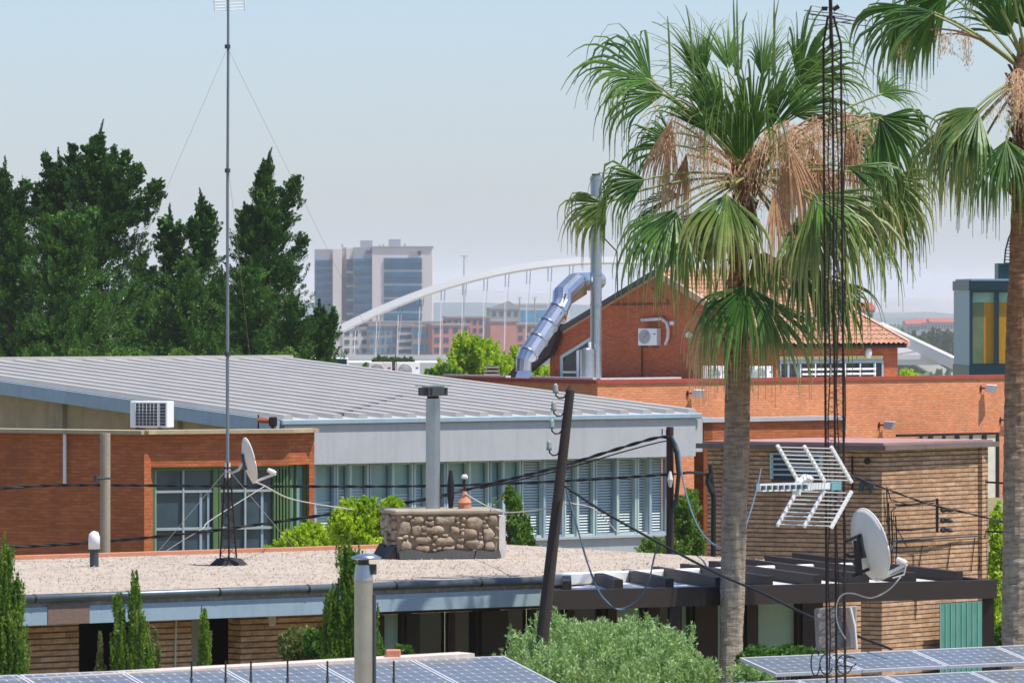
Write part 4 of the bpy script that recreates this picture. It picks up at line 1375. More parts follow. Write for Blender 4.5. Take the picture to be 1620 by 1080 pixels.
# ------------------------------------------------------------------ stone chimney block on the gravel roof
def stone_chimney():
    f = Fr(H(629, 85.4), 14)
    wd = f.a_at(789); dp = .95
    z1 = zat(813, 85.6)
    t = thing('stone_chimney', 'squat rubble stone chimney block with tarred foot on the gravel roof', 'chimney', f.p(wd / 2, .4, ZR))
    MB().box(f, 0, wd, 0, dp, ZR - .02, z1).build('core', m_mortar, t)
    MB().box(f, wd + .002, wd + .1, -.02, dp, ZR, z1 - .03).build('end_render', m_offwhite, t)
    MB().box(f, -.06, wd + .05, -.06, dp + .05, z1 + .002, z1 + .07).build('top_slab', m_concrete, t, bevel=.02)
    rng = random.Random(5)
    st = MB()
    bm = bmesh.new(); bmesh.ops.create_icosphere(bm, subdivisions=2, radius=1); bm.verts.ensure_lookup_table()
    sv = [v.co.copy() for v in bm.verts]; sf = [tuple(v.index for v in fc.verts) for fc in bm.faces]; bm.free()
    def stone(face, a, z, w_, h_):
        sd_ = rng.random() * 50
        vs = []
        for v in sv:
            d = 1 + .42 * mnoise.noise(v * 1.3 + Vector((sd_, 0, 0))) + .1 * mnoise.noise(v * 4 + Vector((sd_, 3, 0)))
            # squarish pillow
            q = Vector([math.copysign(abs(c) ** .6, c) for c in v]) * d
            if face == 'front':
                vs.append(f.p(a + q.x * w_ / 2, -.005 + q.y * .055, z + q.z * h_ / 2))
            else:
                vs.append(f.p(-.005 + q.y * .055, a + q.x * w_ / 2, z + q.z * h_ / 2))
        st.add(vs, sf)
    for face, length in (('front', wd), ('side', dp)):
        placed = []
        for tries in range(1500):
            k = max(.35, 1 - tries / 700)
            w_ = rng.uniform(.16, .3) * k; h_ = rng.uniform(.12, .22) * k
            a = rng.uniform(w_ * .45, length - w_ * .45); z = rng.uniform(ZR + .1 + h_ * .4, z1 - h_ * .48)
            if all(abs(a - q[0]) > (w_ + q[2]) * .47 or abs(z - q[1]) > (h_ + q[3]) * .47 for q in placed):
                placed.append((a, z, w_, h_)); stone(face, a, z, w_, h_)
    st.build('stone_facing', m_stone, t, smooth=True)
    # tarred foot with a ragged top
    tr = MB()
    for fc, length in (('f', wd), ('s', dp)):
        n = 26
        for i in range(n):
            x0, x1 = length * i / n, length * (i + 1) / n
            h0 = .12 + .06 * mnoise.noise(Vector((x0 * 3, 1, 0))); h1 = .12 + .06 * mnoise.noise(Vector((x1 * 3, 1, 0)))
            o1, o2 = -.075, -.02
            if fc == 'f':
                pp = [f.p(x0, o1 - .1, ZR + .01), f.p(x1, o1 - .1, ZR + .01), f.p(x1, o2, ZR + .01), f.p(x0, o2, ZR + .01), f.p(x0, o1, ZR + h0), f.p(x1, o1, ZR + h1), f.p(x1, o2, ZR + h1), f.p(x0, o2, ZR + h0)]
            else:
                pp = [f.p(o1 - .1, x0, ZR + .01), f.p(o1 - .1, x1, ZR + .01), f.p(o2, x1, ZR + .01), f.p(o2, x0, ZR + .01), f.p(o1, x0, ZR + h0 + .06), f.p(o1, x1, ZR + h1 + .06), f.p(o2, x1, ZR + h1 + .06), f.p(o2, x0, ZR + h0 + .06)]
            tr.hexa(pp)
    tr.build('tar_skirt', m_tar, t)
    zt = z1 + .07
    # flue
    p = f.q(f.a_at(685, .45), .45); Y = p.y
    t2 = thing('chimney_flue', 'galvanised flue pipe with boxy cowl on the stone chimney block', 'flue', (p.x, p.y, zt))
    zc = zat(628, Y)
    MB().cyl(p, .108, zt - .01, zc - .02, 20).build('pipe', m_steel, t2)
    MB().cyl(p, .09, zc - .02, zc + .02, 16).build('collar', m_rust, t2)
    MB().box(Fr(p, 25), -.13, .13, -.13, .13, zc + .02, zc + .16).build('cowl', m_steel, t2)
    cf = Fr(p, 25)
    MB().box(cf, .132, .2, -.1, .1, zc + .025, zc + .145).box(cf, -.2, -.132, -.1, .1, zc + .025, zc + .145).box(cf, -.1, .1, -.2, -.132, zc + .025, zc + .145).build('vent_mouth', m_darkgrille, t2)
    MB().box(cf, -.205, .205, -.205, .205, zc + .162, zc + .18).build('cowl_lid', m_steel, t2)
    # clay pot and black post
    p = f.q(f.a_at(735, .4), .4); Y = p.y
    t3 = thing('clay_pot', 'terracotta chimney pot with white knob on the stone chimney block', 'chimney pot', (p.x, p.y, zt))
    MB().tube([(p.x, p.y, zt - .01), (p.x, p.y, zt + .06), (p.x, p.y, zt + .09), (p.x, p.y, zt + .16), (p.x, p.y, zt + .2), (p.x, p.y, zt + .26)], [.1, .1, .11, .06, .05, .03], 14).build('pot', m_clay, t3)
    MB().cyl(p, .012, zt + .26, zat(757, Y), 6).build('rod', m_rust, t3)
    MB().tube([(p.x, p.y, zat(757, Y)), (p.x, p.y, zat(754, Y)), (p.x, p.y, zat(750, Y))], [.05, .055, .03], 10).build('knob', m_offwhite, t3)
    p = f.q(f.a_at(713, .5), .5); Y = p.y
    t4 = thing('iron_spike', 'short black iron spike beside the clay pot on the stone block', 'spike', (p.x, p.y, zt))
    MB().tube([(p.x, p.y, zt - .01), (p.x, p.y, zat(785, Y)), (p.x, p.y, zat(766, Y)), (p.x, p.y, zat(744, Y))], [.03, .055, .055, .025], 8).build('spike', m_black, t4)
    return f


stone_chimney()


# ------------------------------------------------------------------ small things on and behind the gravel roof
def small_roof_things():
    p = H(149, 83.0)
    t = thing('roof_vent_pipe', 'short dark vent pipe with white rounded cap on the gravel roof', 'vent', (p.x, p.y, ZR))
    MB().cyl(p, .065, ZR - .02, zat(868, 83), 12).build('pipe', m_darkgrille, t)
    MB().tube([(p.x, p.y, zat(868, 83)), (p.x, p.y, zat(850, 83)), (p.x - .01, p.y, zat(843, 83)), (p.x - .02, p.y, zat(840, 83))], [.085, .085, .07, .02], 14).build('cap', m_white, t, smooth=True)
    p = H(166.5, 95)
    t = thing('concrete_pole', 'round weathered concrete pole in front of the dark brick wall', 'pole', (p.x, p.y, 0))
    MB().cyl(p, .085, -.3, zat(685, 95), 16).build('shaft', m_concrete, t)
    q = P(166, 756, 94.9)
    MB().tube([q + Vector((-.17, -.1, 0)), q + Vector((.1, -.1, 0))], .02, 6).tube([q + Vector((-.15, -.1, -.06)), q + Vector((-.14, -.1, .05))], .035, 6).build('clamp', m_darkgrille, t)


small_roof_things()


# ------------------------------------------------------------------ pergola
def pergola():
    fl, fr = P(868, 938, 76.3), P(1572, 921, 81.5)
    zf = lambda k: fl.z + (fr.z - fl.z) * k
    bl, br = HF.q(.35, .1), HF.q(HF.a_at(1362), .1)
    back_r = Vector((fr.x, fr.y)) + HF.b * 4.2
    t = thing('pergola', 'brown timber pergola with pale slatted roof in front of the house', 'pergola', (fl.x + 3, fl.y, 0))
    def beam(a, b, w_=.14, h_=.2):
        return MB().bar(a, b, w_, h_)
    dz = Vector((0, 0, -.09))
    beam(fl + dz, fr + dz, .14, .26).build('front_beam', m_brownbeam, t)
    MB().bar(fl + Vector((0, -.075, .0)), fr + Vector((0, -.075, .0)), .012, .07).build('trim', m_redwood, t)
    bb0 = Vector((fl.x, fl.y)) + HF.b * 2.6
    B0 = Vector((bl.x, bl.y, ZR - .16)); B1 = Vector((back_r.x, back_r.y, fr.z + .15))
    beam(B0 + dz, B1 + dz).build('back_beam', m_brownbeam, t)
    beam(Vector((fr.x, fr.y, fr.z)) + dz + Vector((-.03, .08, 0)), B1 + dz, .14, .24).build('end_beam', m_brownbeam, t)
    n = 9
    for i in range(n):
        k = (i + .35) / n
        a = fl + (fr - fl) * k; b = B0 + (B1 - B0) * k
        d = (b - a).normalized()
        MB().bar(a + d * .09 + Vector((0, 0, .05)), b - d * .09 + Vector((0, 0, .05)), .12, .22).build('rafter', m_brownbeam, t)
        k2 = (i + 1.35) / n
        if i < n - 1:
            a2 = fl + (fr - fl) * k2; b2 = B0 + (B1 - B0) * k2
            e = (a2 - a).normalized() * .065
            MB().prism([a + e + d * .1, a2 - e + d * .1, b2 - e - d * .1, b + e - d * .1], (0, 0, -.05)).build('roof_sheet', m_poly, t)
    for px, base in ((1572, fr),):
        MB().abox(fr.x - .16, fr.x, fr.y - .07, fr.y + .09, -.2, fr.z - .222).build('post', m_brownbeam, t)
    p = fl + (fr - fl) * .27
    MB().abox(p.x - .07, p.x + .07, p.y - .07, p.y + .07, -.2, p.z - .222).build('post', m_brownbeam, t)


pergola()


# ------------------------------------------------------------------ solar panels
def make_panel(w, l):
    t = thing('solar_panel', 'x', 'solar panel')
    fr = Fr(Vector((0, 0)), 0); b = .028
    m = MB().box(fr, 0, w, 0, b, -.035, .004).box(fr, 0, w, l - b, l, -.035, .004).box(fr, 0, b, b + .001, l - b - .001, -.035, .004).box(fr, w - b, w, b + .001, l - b - .001, -.035, .004)
    m.build('frame', M('panel frame', S(206, 206, 206), .4, .3), t)
    MB().box(fr, b + .001, w - b - .001, b + .001, l - b - .001, -.03, .0).build('cell_sheet', m_cells, t)
    return t


def panel_rows():
    G = 'solar panels in tilted rows on the flat roofs'
    def axes(T0, T1, V):
        u = (T1 - T0).normalized(); v = (V - T0)
        v = (v - u * v.dot(u)).normalized(); n = u.cross(-v).normalized()
        return u, v, n
    def place(proto, origin, u, v, label):
        # local x = u, local y = -v (up the slope), origin is the upper corner
        o = proto if proto.name not in _used else copy_tree(proto)
        _used.add(proto.name)
        n = u.cross(-v).normalized()
        o.matrix_world = Matrix.Translation(origin) @ Matrix((u, -v, n)).transposed().to_4x4()
        o['label'] = label; o['group'] = G
    pa = make_panel(1.24, 1.5); pb = make_panel(1.19, .86)
    # the near array, top edge falling away to the image's left edge
    T1, T0, V = P(800, 1037, 66), P(0, 1068, 62.5), P(880, 1081, 65)
    u, v, n = axes(T0, T1, T1 + (V - T1) - (V - T1).dot((T1 - T0).normalized()) * (T1 - T0).normalized() + (T0 - T1))
    L = (T1 - T0).length
    where = ['at its far end by the leaning pole', 'next to the end one by the leaning pole', 'behind the clay block on the ledge', 'beside the steel flue, on the pole side',
             'beside the flue, away from the pole', 'third along from the steel flue', 'under the slim cypress shoots', 'at the cut off end of the row']
    for i in range(6):
        o = T0 + u * (L - (i + 1) * 1.265) + v * 1.5
        place(pa, o, u, v, 'dark solar panel of the ledge row, ' + where[i])
    T0, T1 = P(1170, 1040, 68), P(1620, 1020, 69.9)
    V = P(1229, 1070, 67.1)
    u2, v2, n2 = axes(T0, T1, V)
    lab2 = ['corner solar panel of the upper row between palm trunk and lattice mast', 'solar panel of the upper row directly behind the lattice mast', 'solar panel of the upper row one along from the lattice mast', 'solar panel of the upper row in front of the tall palm trunk']
    for i in range(4):
        place(pb, T0 + u2 * (i * 1.21) + v2 * .86, u2, v2, lab2[i])
    T0b = T0 + v2 * .93 - u2 * .33 + n2 * .0
    lab3 = ['solar panel of the lower row nearest the palm trunk foot', 'solar panel of the lower row before the lattice mast foot', 'solar panel of the lower row next after the mast foot', 'solar panel of the lower row below the tall palm', 'solar panel of the lower row at its cut off end']
    T0b = P(1120, 1081.5, 66.6)
    for i in range(5):
        place(pb, T0b + u2 * (i * 1.21) + v2 * .86, u2, v2, lab3[i])
    # flat roofs under them
    zL = 2.55
    a0, a1 = H(-60, 62.2), H(742, 65.85)
    t = thing('ledge_roof', 'flat roof with pale ledge carrying the row of solar panels', 'roof building', (a0.x + 3, a0.y, 0))
    dL = (a1 - a0).normalized(); nL = Vector((dL.y, -dL.x))
    MB().poly([a0[:], a1[:], (a1 + nL * 3.6)[:], (a0 + nL * 3.6)[:]], -.2, 2.2).build('wall', m_offwhite, t)
    MB().wall(a0 + nL * .12, a1 + nL * .12, 2.202, 2.845, .34, 2.925).build('ledge', M('pale ledge', S(206, 190, 178), .9, streak=.2, grain=.2), t)
    c = P(622, 1031, 65.3)
    b = MB().abox(c.x - .085, c.x + .085, c.y - .06, c.y + .1, 2.88, c.z + .03).build('clay_block', m_clay, None, bevel=.012)
    tag(b, 'small terracotta block lying on the pale roof ledge', 'block')
    r0, r1 = H(1176, 67.9), H(1660, 69.6)
    dR = (r1 - r0).normalized(); nR = Vector((dR.y, -dR.x))
    t = thing('garage_roof', 'low flat garage roof carrying two rows of solar panels under the mast', 'roof building', (r0.x + 2, r0.y, 0))
    MB().poly([(r0 + nR * .1)[:], (r1 + nR * .1)[:], (r1 + nR * 3.6)[:], (r0 + nR * 3.6)[:]], -.2, 2.3).build('wall', m_offwhite, t)
    # black rods before the near row
    lab = ['black rod nearest the feathery cypress before the panels', 'second black rod from the cut off end of the ledge row', 'black rod midway between cypress shoots and steel flue', 'black rod right beside the steel flue, shoots side', 'black rod just past the steel flue towards the pole', 'last black rod before the end panel by the leaning pole']
    proto = None
    for px, lb in zip((303, 357, 397, 455, 518, 623), lab):
        q = P(px, 1050, 61.9)
        if proto is None:
            proto = thing('railing_rod', lb, 'rod', (q.x, q.y, 2.2), 'black rods before the ledge row')
            MB().cyl(q, .012, 2.2, 2.2 + (zat(1051 + (623 - 303) * -.02, 61.9) - 2.2), 6).build('rod', m_black, proto)
            MB().tube([(q.x, q.y, 2.86), (q.x, q.y, 2.9)], .02, 6).build('clip', m_darkgrille, proto)
        else:
            o = copy_tree(proto); o.location = (q.x, q.y, 2.2); o['label'] = lb


panel_rows()


def front_flue():
    p = H(575, 60.2); Y = 60.2
    t = thing('steel_flue', 'stainless flue pipe with flat domed cap rising before the cypress', 'flue', (p.x, p.y, 1.5))
    zc = zat(917, Y)
    MB().cyl((p.x, p.y), .098, 1.5, zc, 22).build('pipe', m_warmsteel, t)
    MB().cyl((p.x + .112, p.y + .03), .022, 1.5, zat(940, Y), 8).build('reflection_rod', m_darkgrille, t)  # dark rod added to stand for the dark reflection down the pipe
    MB().tube([(p.x, p.y, zc - .02), (p.x, p.y, zc), (p.x, p.y, zat(893, Y))], [.102, .104, .082], 16).build('collar', m_warmsteel, t)
    MB().cyl((p.x + .09, p.y), .05, zat(908, Y), zat(892, Y), 12).build('outlet', m_darkgrille, t)
    MB().tube([(p.x, p.y, zat(893, Y) - .0), (p.x, p.y, zat(884, Y))], .06, 10).build('neck', m_darkgrille, t)
    MB().tube([(p.x + .03, p.y, zat(884, Y)), (p.x + .03, p.y, zat(881, Y)), (p.x + .03, p.y, zat(877, Y)), (p.x + .03, p.y, zat(875, Y))], [.155, .16, .1, .03], 20).build('cap', m_shiny, t, smooth=True)


front_flue()


# ------------------------------------------------------------------ poles
def make_insulator():
    t = thing('pole_insulator', 'x', 'insulator')
    MB().tube([(0, 0, -.02), (-.04, -.01, -.06), (-.09, -.01, -.065), (-.13, -.01, -.03), (-.135, -.01, .03)], .011, 6).build('hook', m_rust, t)
    MB().tube([(-.135, -.01, .0), (-.135, -.01, .03), (-.135, -.01, .05), (-.135, -.01, .09), (-.135, -.01, .115), (-.135, -.01, .13)], [.034, .04, .03, .034, .024, .01], 12).build('bell', M('grey green ceramic', S(138, 152, 142), .3), t, smooth=True)
    return t


POLE_A, POLE_B = P(903, 610, 73.5), P(852, 1060, 73.5)


def poles():
    d = (POLE_B - POLE_A); full = POLE_A + d * ((POLE_A.z + .3) / -d.z)
    t = thing('leaning_pole', 'dark wooden pole leaning in front of the gravel roofed house', 'pole', (full.x, full.y, 0))
    MB().tube([POLE_A + Vector((0, 0, .0)), POLE_A + d * .015, POLE_A + d * .5, full], [.03, .058, .072, .105], 12).build('shaft', m_wood, t)
    pr = make_insulator()
    for py, lb in ((622, 'topmost'), (650, 'second highest'), (678, 'second lowest'), (712, 'lowest')):
        k = (py - 610) / 450.0; q = POLE_A + d * k
        put(pr, (q.x - .05, q.y - .02, q.z), 0, lb + ' of the four hooked insulators on the leaning pole', 'hooked insulators on the leaning pole')
    p = H(1060, 94)
    t = thing('cable_pole', 'short red brown cable pole wrapped in cables before the window strip', 'pole', (p.x, p.y, 0))
    zt = zat(675, 94)
    MB().tube([(p.x, p.y, -.3), (p.x, p.y, zt)], [.075, .06], 12).build('shaft', m_redwood, t)
    MB().cyl((p.x - .13, p.y), .012, zat(688, 94), zat(678, 94), 6).cyl((p.x - .06, p.y - .05), .012, zat(688, 94), zat(679, 94), 6).build('peg', m_rust, t)
    MB().tube([(p.x + .01, p.y - .08, zat(690, 94)), (p.x + .1, p.y - .1, zat(715, 94)), (p.x + .14, p.y - .1, zat(750, 94)), (p.x + .1, p.y - .1, zat(790, 94)), (p.x + .02, p.y - .1, zat(812, 94)), (p.x, p.y - .1, zat(880, 94))], .035, 8).build('cable_wrap', m_cable, t)
    MB().tube([(p.x + .0, p.y - .09, zat(745, 94)), (p.x, p.y - .1, zat(758, 94)), (p.x, p.y - .1, zat(770, 94))], [.02, .05, .02], 8).build('clamp', m_offwhite, t)
    p = H(1129, 97)
    t = thing('black_pole', 'thin black pole at the corner of the brown brick block', 'pole', (p.x, p.y, 0))
    MB().tube([(p.x - .03, p.y, -.2), (p.x, p.y, zat(790, 97)), (p.x - .06, p.y, zat(735, 97))], [.05, .045, .035], 10).build('shaft', m_black, t)
    MB().tube([(p.x - .08, p.y - .05, zat(748, 97)), (p.x - .1, p.y - .05, zat(762, 97)), (p.x - .02, p.y - .05, zat(780, 97))], .05, 8).build('cable_bundle', m_cable, t)


poles()


def cable(label, pts, r, mat, twist=False, name='overhead_cable', group='cables strung between the poles'):
    """pts: (px,py,Y) joined by a smooth curve"""
    q = [P(*p) for p in pts]
    out = []
    for i in range(len(q) - 1):
        p0, p1, p2, p3 = q[max(i - 1, 0)], q[i], q[i + 1], q[min(i + 2, len(q) - 1)]
        for k in range(8):
            t = k / 8
            out.append(.5 * ((2 * p1) + (p2 - p0) * t + (2 * p0 - 5 * p1 + 4 * p2 - p3) * t * t + (3 * p1 - p0 - 3 * p2 + p3) * t ** 3))
    out.append(q[-1])
    mb = MB()
    if twist:
        den = []
        for i in range(len(out) - 1):
            for k in range(5):
                den.append(out[i] + (out[i + 1] - out[i]) * k / 5)
        den.append(out[-1])
        s = 0.0; A, B = [], []
        for i, p in enumerate(den):
            if i:
                s += (p - den[i - 1]).length
            a = s * 9.0
            o = Vector((0, math.cos(a), math.sin(a))) * r * .55
            A.append(p + o); B.append(p - o)
        mb.tube(A, r * .62, 5).tube(B, r * .62, 5)
    else:
        mb.tube(out, r, 6)
    o = mb.build(name, mat, None, smooth=True)
    tag(o, label, 'cable', group)
    return o


cable('thick black cable sagging level across the brick pavilion and hall windows', [(-40, 775, 100), (0, 772, 100), (100, 767, 100), (300, 768, 99), (500, 769, 98), (690, 768, 97), (880, 761, 96), (1060, 750, 94), (1090, 747, 95), (1118, 751, 97), (1128, 770, 97)], .024, m_cable, True)
cable('thick twisted cable climbing from the pavilion foot to the cable pole top', [(-30, 868, 98), (0, 866, 98), (140, 858, 98), (300, 843, 97), (430, 826, 97), (560, 807, 96.5), (680, 788, 96), (770, 766, 96), (870, 742, 95), (960, 715, 94.6), (1020, 697, 94.2), (1048, 691, 94), (1062, 694, 93.9)], .027, m_cable, True)
cable('thin second cable under the thick one near the cable pole', [(760, 772, 96), (880, 745, 95), (980, 716, 94.5), (1040, 700, 94), (1060, 697, 93.9)], .012, m_cable)
cable('straight black cable descending from the leaning pole behind the mast box', [(894, 769, 73.4), (960, 812, 73), (1055, 865, 72.5), (1140, 909, 71.5), (1207, 938, 70.8), (1280, 974, 70), (1363, 1008, 69), (1410, 1026, 68.5)], .017, m_cable)
cable('slack cable looping down from the leaning pole above the sage bush', [(895, 772, 73.3), (903, 800, 73.3), (915, 840, 73.2), (928, 885, 73.1), (945, 930, 73.0), (965, 957, 72.9), (985, 963, 72.9), (1008, 950, 72.8), (1026, 918, 72.7), (1034, 885, 72.7), (1041, 857, 72.6)], .017, m_bluecable, True)
cable('black cable drooping from the cable pole top to the palm trunk', [(1064, 690, 93.8), (1074, 712, 93), (1078, 745, 92), (1088, 790, 90), (1104, 832, 88), (1124, 857, 85), (1146, 868, 79)], .015, m_bluecable)
cable('black cable running from the lattice mast down across the brown brick wall', [(1338, 750, 92), (1349, 753, 92), (1413, 777, 92), (1470, 797, 92), (1530, 811, 92), (1595, 827, 92), (1640, 838, 92)], .017, m_cable, True)
cable('faded white cable crossing the pavilion window below the small dish', [(236, 890, 97), (280, 860, 97), (320, 836, 97), (334, 822, 97.4), (420, 768, 98)], .008, m_whitecable, group='thin faded cables')
cable('white cable from the small dish towards the lime green bush', [(404, 762, 82.5), (420, 769, 84), (455, 787, 88), (500, 797, 92), (560, 806, 95)], .010, m_whitecable, group='thin faded cables')
cable('white cable stretched behind the stone chimney to the leaning pole', [(735, 780, 86), (770, 800, 86), (800, 810, 84), (850, 806, 80), (904, 795, 74)], .009, m_whitecable, group='thin faded cables')
cable('thin white cable dangling before the grey blinds', [(905, 796, 96), (940, 805, 96.5), (975, 840, 97), (980, 842, 97)], .009, m_whitecable, group='thin faded cables')
cable('blue coaxial cable hanging behind the palm trunk from the antenna', [(1204, 742, 96), (1198, 770, 92), (1190, 800, 88), (1180, 832, 84)], .012, m_bluecable, group='thin faded cables')


# ------------------------------------------------------------------ masts
def thin_mast():
    Y = 83.5
    b = P(361, 887, Y); zr = ZR
    t = thing('antenna_mast', 'very tall thin guyed antenna mast on lattice tripod on the gravel roof', 'mast', (b.x, b.y, zr))
    top = zat(742, Y); x0 = H(360, Y).x
    lg = []
    for dx, dy in ((-.125, .04), (.02, -.14), (.125, .06)):
        MB().tube([(b.x + dx, b.y + dy, zr), (x0 + dx * .3, Y + dy * .3, top + .02), (x0 + dx * .22, Y + dy * .22, top + .1)], .014, 6).build('leg', m_rust, t)
        lg.append((Vector((b.x + dx, b.y + dy, zr)), Vector((x0 + dx * .3, Y + dy * .3, top))))
    lac = MB()
    for i in range(3):
        (a0, a1), (b0, b1) = lg[i], lg[(i + 1) % 3]
        for k in range(9):
            p, q = a0 + (a1 - a0) * k / 9, b0 + (b1 - b0) * (k + 1) / 9
            lac.tube([p, q], .005, 4)
    lac.build('lacing', m_rust, t)
    zt = zat(-25, Y)
    MB().tube([(x0, Y, top - .15), (x0, Y, zat(560, Y)), (x0 + .0, Y, zat(300, Y)), (H(361, Y).x, Y, zat(82, Y)), (H(361, Y).x, Y, zt)], [.026, .025, .022, .02, .018], 10).build('pole', M('grey mast paint', S(120, 126, 132), .5, .2, streak=.4), t)
    for py in (735, 745, 752, 560, 270, 74):
        MB().tube([(x0, Y, zat(py, Y) - .03), (x0, Y, zat(py, Y) + .03)], .042, 8).build('collar', m_offwhite if py > 700 else m_darkgrille, t)
    for (px0, py0, q) in ((359, 78, P(150, 560, 100)), (361, 78, P(610, 580, 100)), (362, 270, P(395, 560, 96)), (359, 742, P(236, 889, 86.5)), (361, 742, P(480, 884, 87.5))):
        MB().tube([P(px0, py0, Y), q], .0022 if py0 < 700 else .005, 4).build('guy_wire', m_steel, t)
    m_ = MB()
    rng = random.Random(8)
    n = 22; ring = [(b.x + (.27 + .05 * rng.random()) * math.cos(6.283 * i / n), b.y + .22 * math.sin(6.283 * i / n)) for i in range(n)]
    vs = [(x, y, zr - .01) for x, y in ring] + [(b.x + (x - b.x) * .62, b.y + (y - b.y) * .6, zr + .07 + .03 * rng.random()) for x, y in ring] + [(b.x, b.y, zr + .12)]
    fs = [(i, (i + 1) % n, n + (i + 1) % n, n + i) for i in range(n)] + [(n + i, n + (i + 1) % n, 2 * n) for i in range(n)]
    m_.add(vs, fs).build('tar_foot', m_tar, t)
    # comb antenna on top
    ta = thing('comb_antenna', 'small comb shaped antenna at the top of the tall thin mast', 'antenna', (x0, Y, zat(9, Y)))
    mb = MB()
    for i in range(6):
        z = zat(17 - i * 5, Y)
        mb.tube([P(339 + i * .4, 17 - i * 5, Y), P(386, 15 - i * 5, Y)], .008, 5)
    mb.build('rod', m_white, ta)
    MB().tube([P(340, 18, Y), P(338, -12, Y)], .012, 5).tube([P(388, 18, Y), P(386, -12, Y)], .012, 5).build('side_bar', m_white, ta)


thin_mast()

MY = 66.4


def lattice_mast():
    t = thing('lattice_mast', 'slender rusty triangular lattice mast standing among the solar panels', 'mast', (H(1323, MY).x, MY, 2.3))
    def leg_pts(bx, tx, dy):
        return [Vector((H(bx, MY).x, MY + dy, 2.3)), Vector((H(tx, MY).x, MY + dy, zat(70, MY))), Vector((H(1314 + (tx - 1316) * .3, MY).x, MY + dy * .4, zat(25, MY)))]
    legs = [leg_pts(1309, 1303, .05), leg_pts(1322.5, 1316, -.14), leg_pts(1338, 1331, .07)]
    for l in legs:
        MB().tube(l, .0155, 6).build('leg', m_rust, t)
    MB().tube([(H(1315, MY).x, MY, zat(75, MY)), (H(1313, MY).x, MY, zat(-60, MY))], .022, 8).build('top_pole', m_rust, t)
    lac = MB(); n = 46
    for i in range(3):
        a, b = legs[i], legs[(i + 1) % 3]
        for k in range(n):
            p = a[0] + (a[1] - a[0]) * k / n; q = b[0] + (b[1] - b[0]) * (k + .5) / n; r2 = a[0] + (a[1] - a[0]) * (k + 1) / n
            lac.tube([p, q], .003, 4).tube([q, r2], .003, 4)
    lac.build('lacing', m_rust, t)
    cb = MB()
    for k, (bx, amp) in enumerate(((1311, 2), (1324, -2), (1335, 2))):
        cb.tube([Vector((H(bx + amp * math.sin(i * 1.3 + k), MY).x, MY - .1, zat(1060 - i * 45, MY))) for i in range(21)], .008, 5)
    cb.build('cable', m_black, t)
    # mast foot: loose cable loops
    lp = MB()
    for (cx, cy, rx, ry) in ((1290, 1048, 7, 20), (1307, 1050, 10, 16), (1336, 1050, 12, 15), (1345, 1046, 10, 8), (1330, 1060, 8, 8)):
        lp.tube([P(cx + rx * math.cos(a), cy + ry * math.sin(a), MY - .2) for a in np.linspace(.3, 5.6, 14)], .008, 5)
    o = lp.build('coiled_cable', m_black); tag(o, 'loose black cable loops hanging at the lattice mast foot', 'cable')
    # weathered box on the mast
    b = thing('mast_box', 'weathered grey box strapped to the lattice mast above the solar panels', 'box', P(1323, 995, MY + .12))
    MB().hexa([P(1291, 1029, MY + .1), P(1354, 1024, MY + .1), P(1354, 1024, MY + .22), P(1291, 1029, MY + .22), P(1288, 962, MY + .1), P(1356, 957, MY + .1), P(1356, 957, MY + .22), P(1288, 962, MY + .22)]).build('case', M('stained grey sheet', S(150, 142, 136), .8, var=.2, streak=.6, grain=.3), b, bevel=.015)
    q = P(1297, 973, MY + .09)
    MB().tube([q, q + Vector((0, -.02, 0))], .028, 12).build('eye', m_offwhite, b)
    MB().tube([P(1345, 960, MY + .06), P(1352, 990, MY + .06), P(1355, 1026, MY + .06)], .02, 6).build('edge_pipe', m_offwhite, b)
    # wire down from dish
    cable('pale cable curling from the white dish arm round the mast to the box', [(1425, 912, 65.8), (1405, 933, 65.8), (1378, 945, 65.9), (1350, 938, 66), (1333, 940, 66), (1324, 955, 66.1), (1325, 985, 66.1), (1338, 1010, 66.1)], .008, m_whitecable, group='thin faded cables')
    # yagi at the very top
    y = thing('yagi_antenna', 'thin many armed antenna at the top of the lattice mast', 'antenna', P(1314, 25, MY))
    MB().tube([P(1280, 22, MY - .3), P(1350, 33, MY + .3)], .008, 6).build('boom', m_rust, y)
    rd = MB()
    for (x0, y0, x1, y1, dy) in ((1272, 17, 1332, 23, -.2), (1276, 30, 1346, 37, -.1), (1288, 41, 1362, 31, .1), (1318, 20, 1374, 34, .2), (1284, 24, 1340, 27, 0), (1330, 36, 1390, 44, .25)):
        rd.tube([P(x0, y0, MY + dy), P(x1, y1, MY + dy)], .005, 4)
    rd.build('element_rod', m_rust, y)
    MB().abox(P(1300, 0, MY).x, P(1309, 0, MY).x, MY - .05, MY + .05, zat(17, MY), zat(11, MY)).build('clamp', m_black, y)
    MB().tube([P(1318, 16, MY), P(1327, 10, MY)], .03, 6).build('clamp', m_black, y)


lattice_mast()


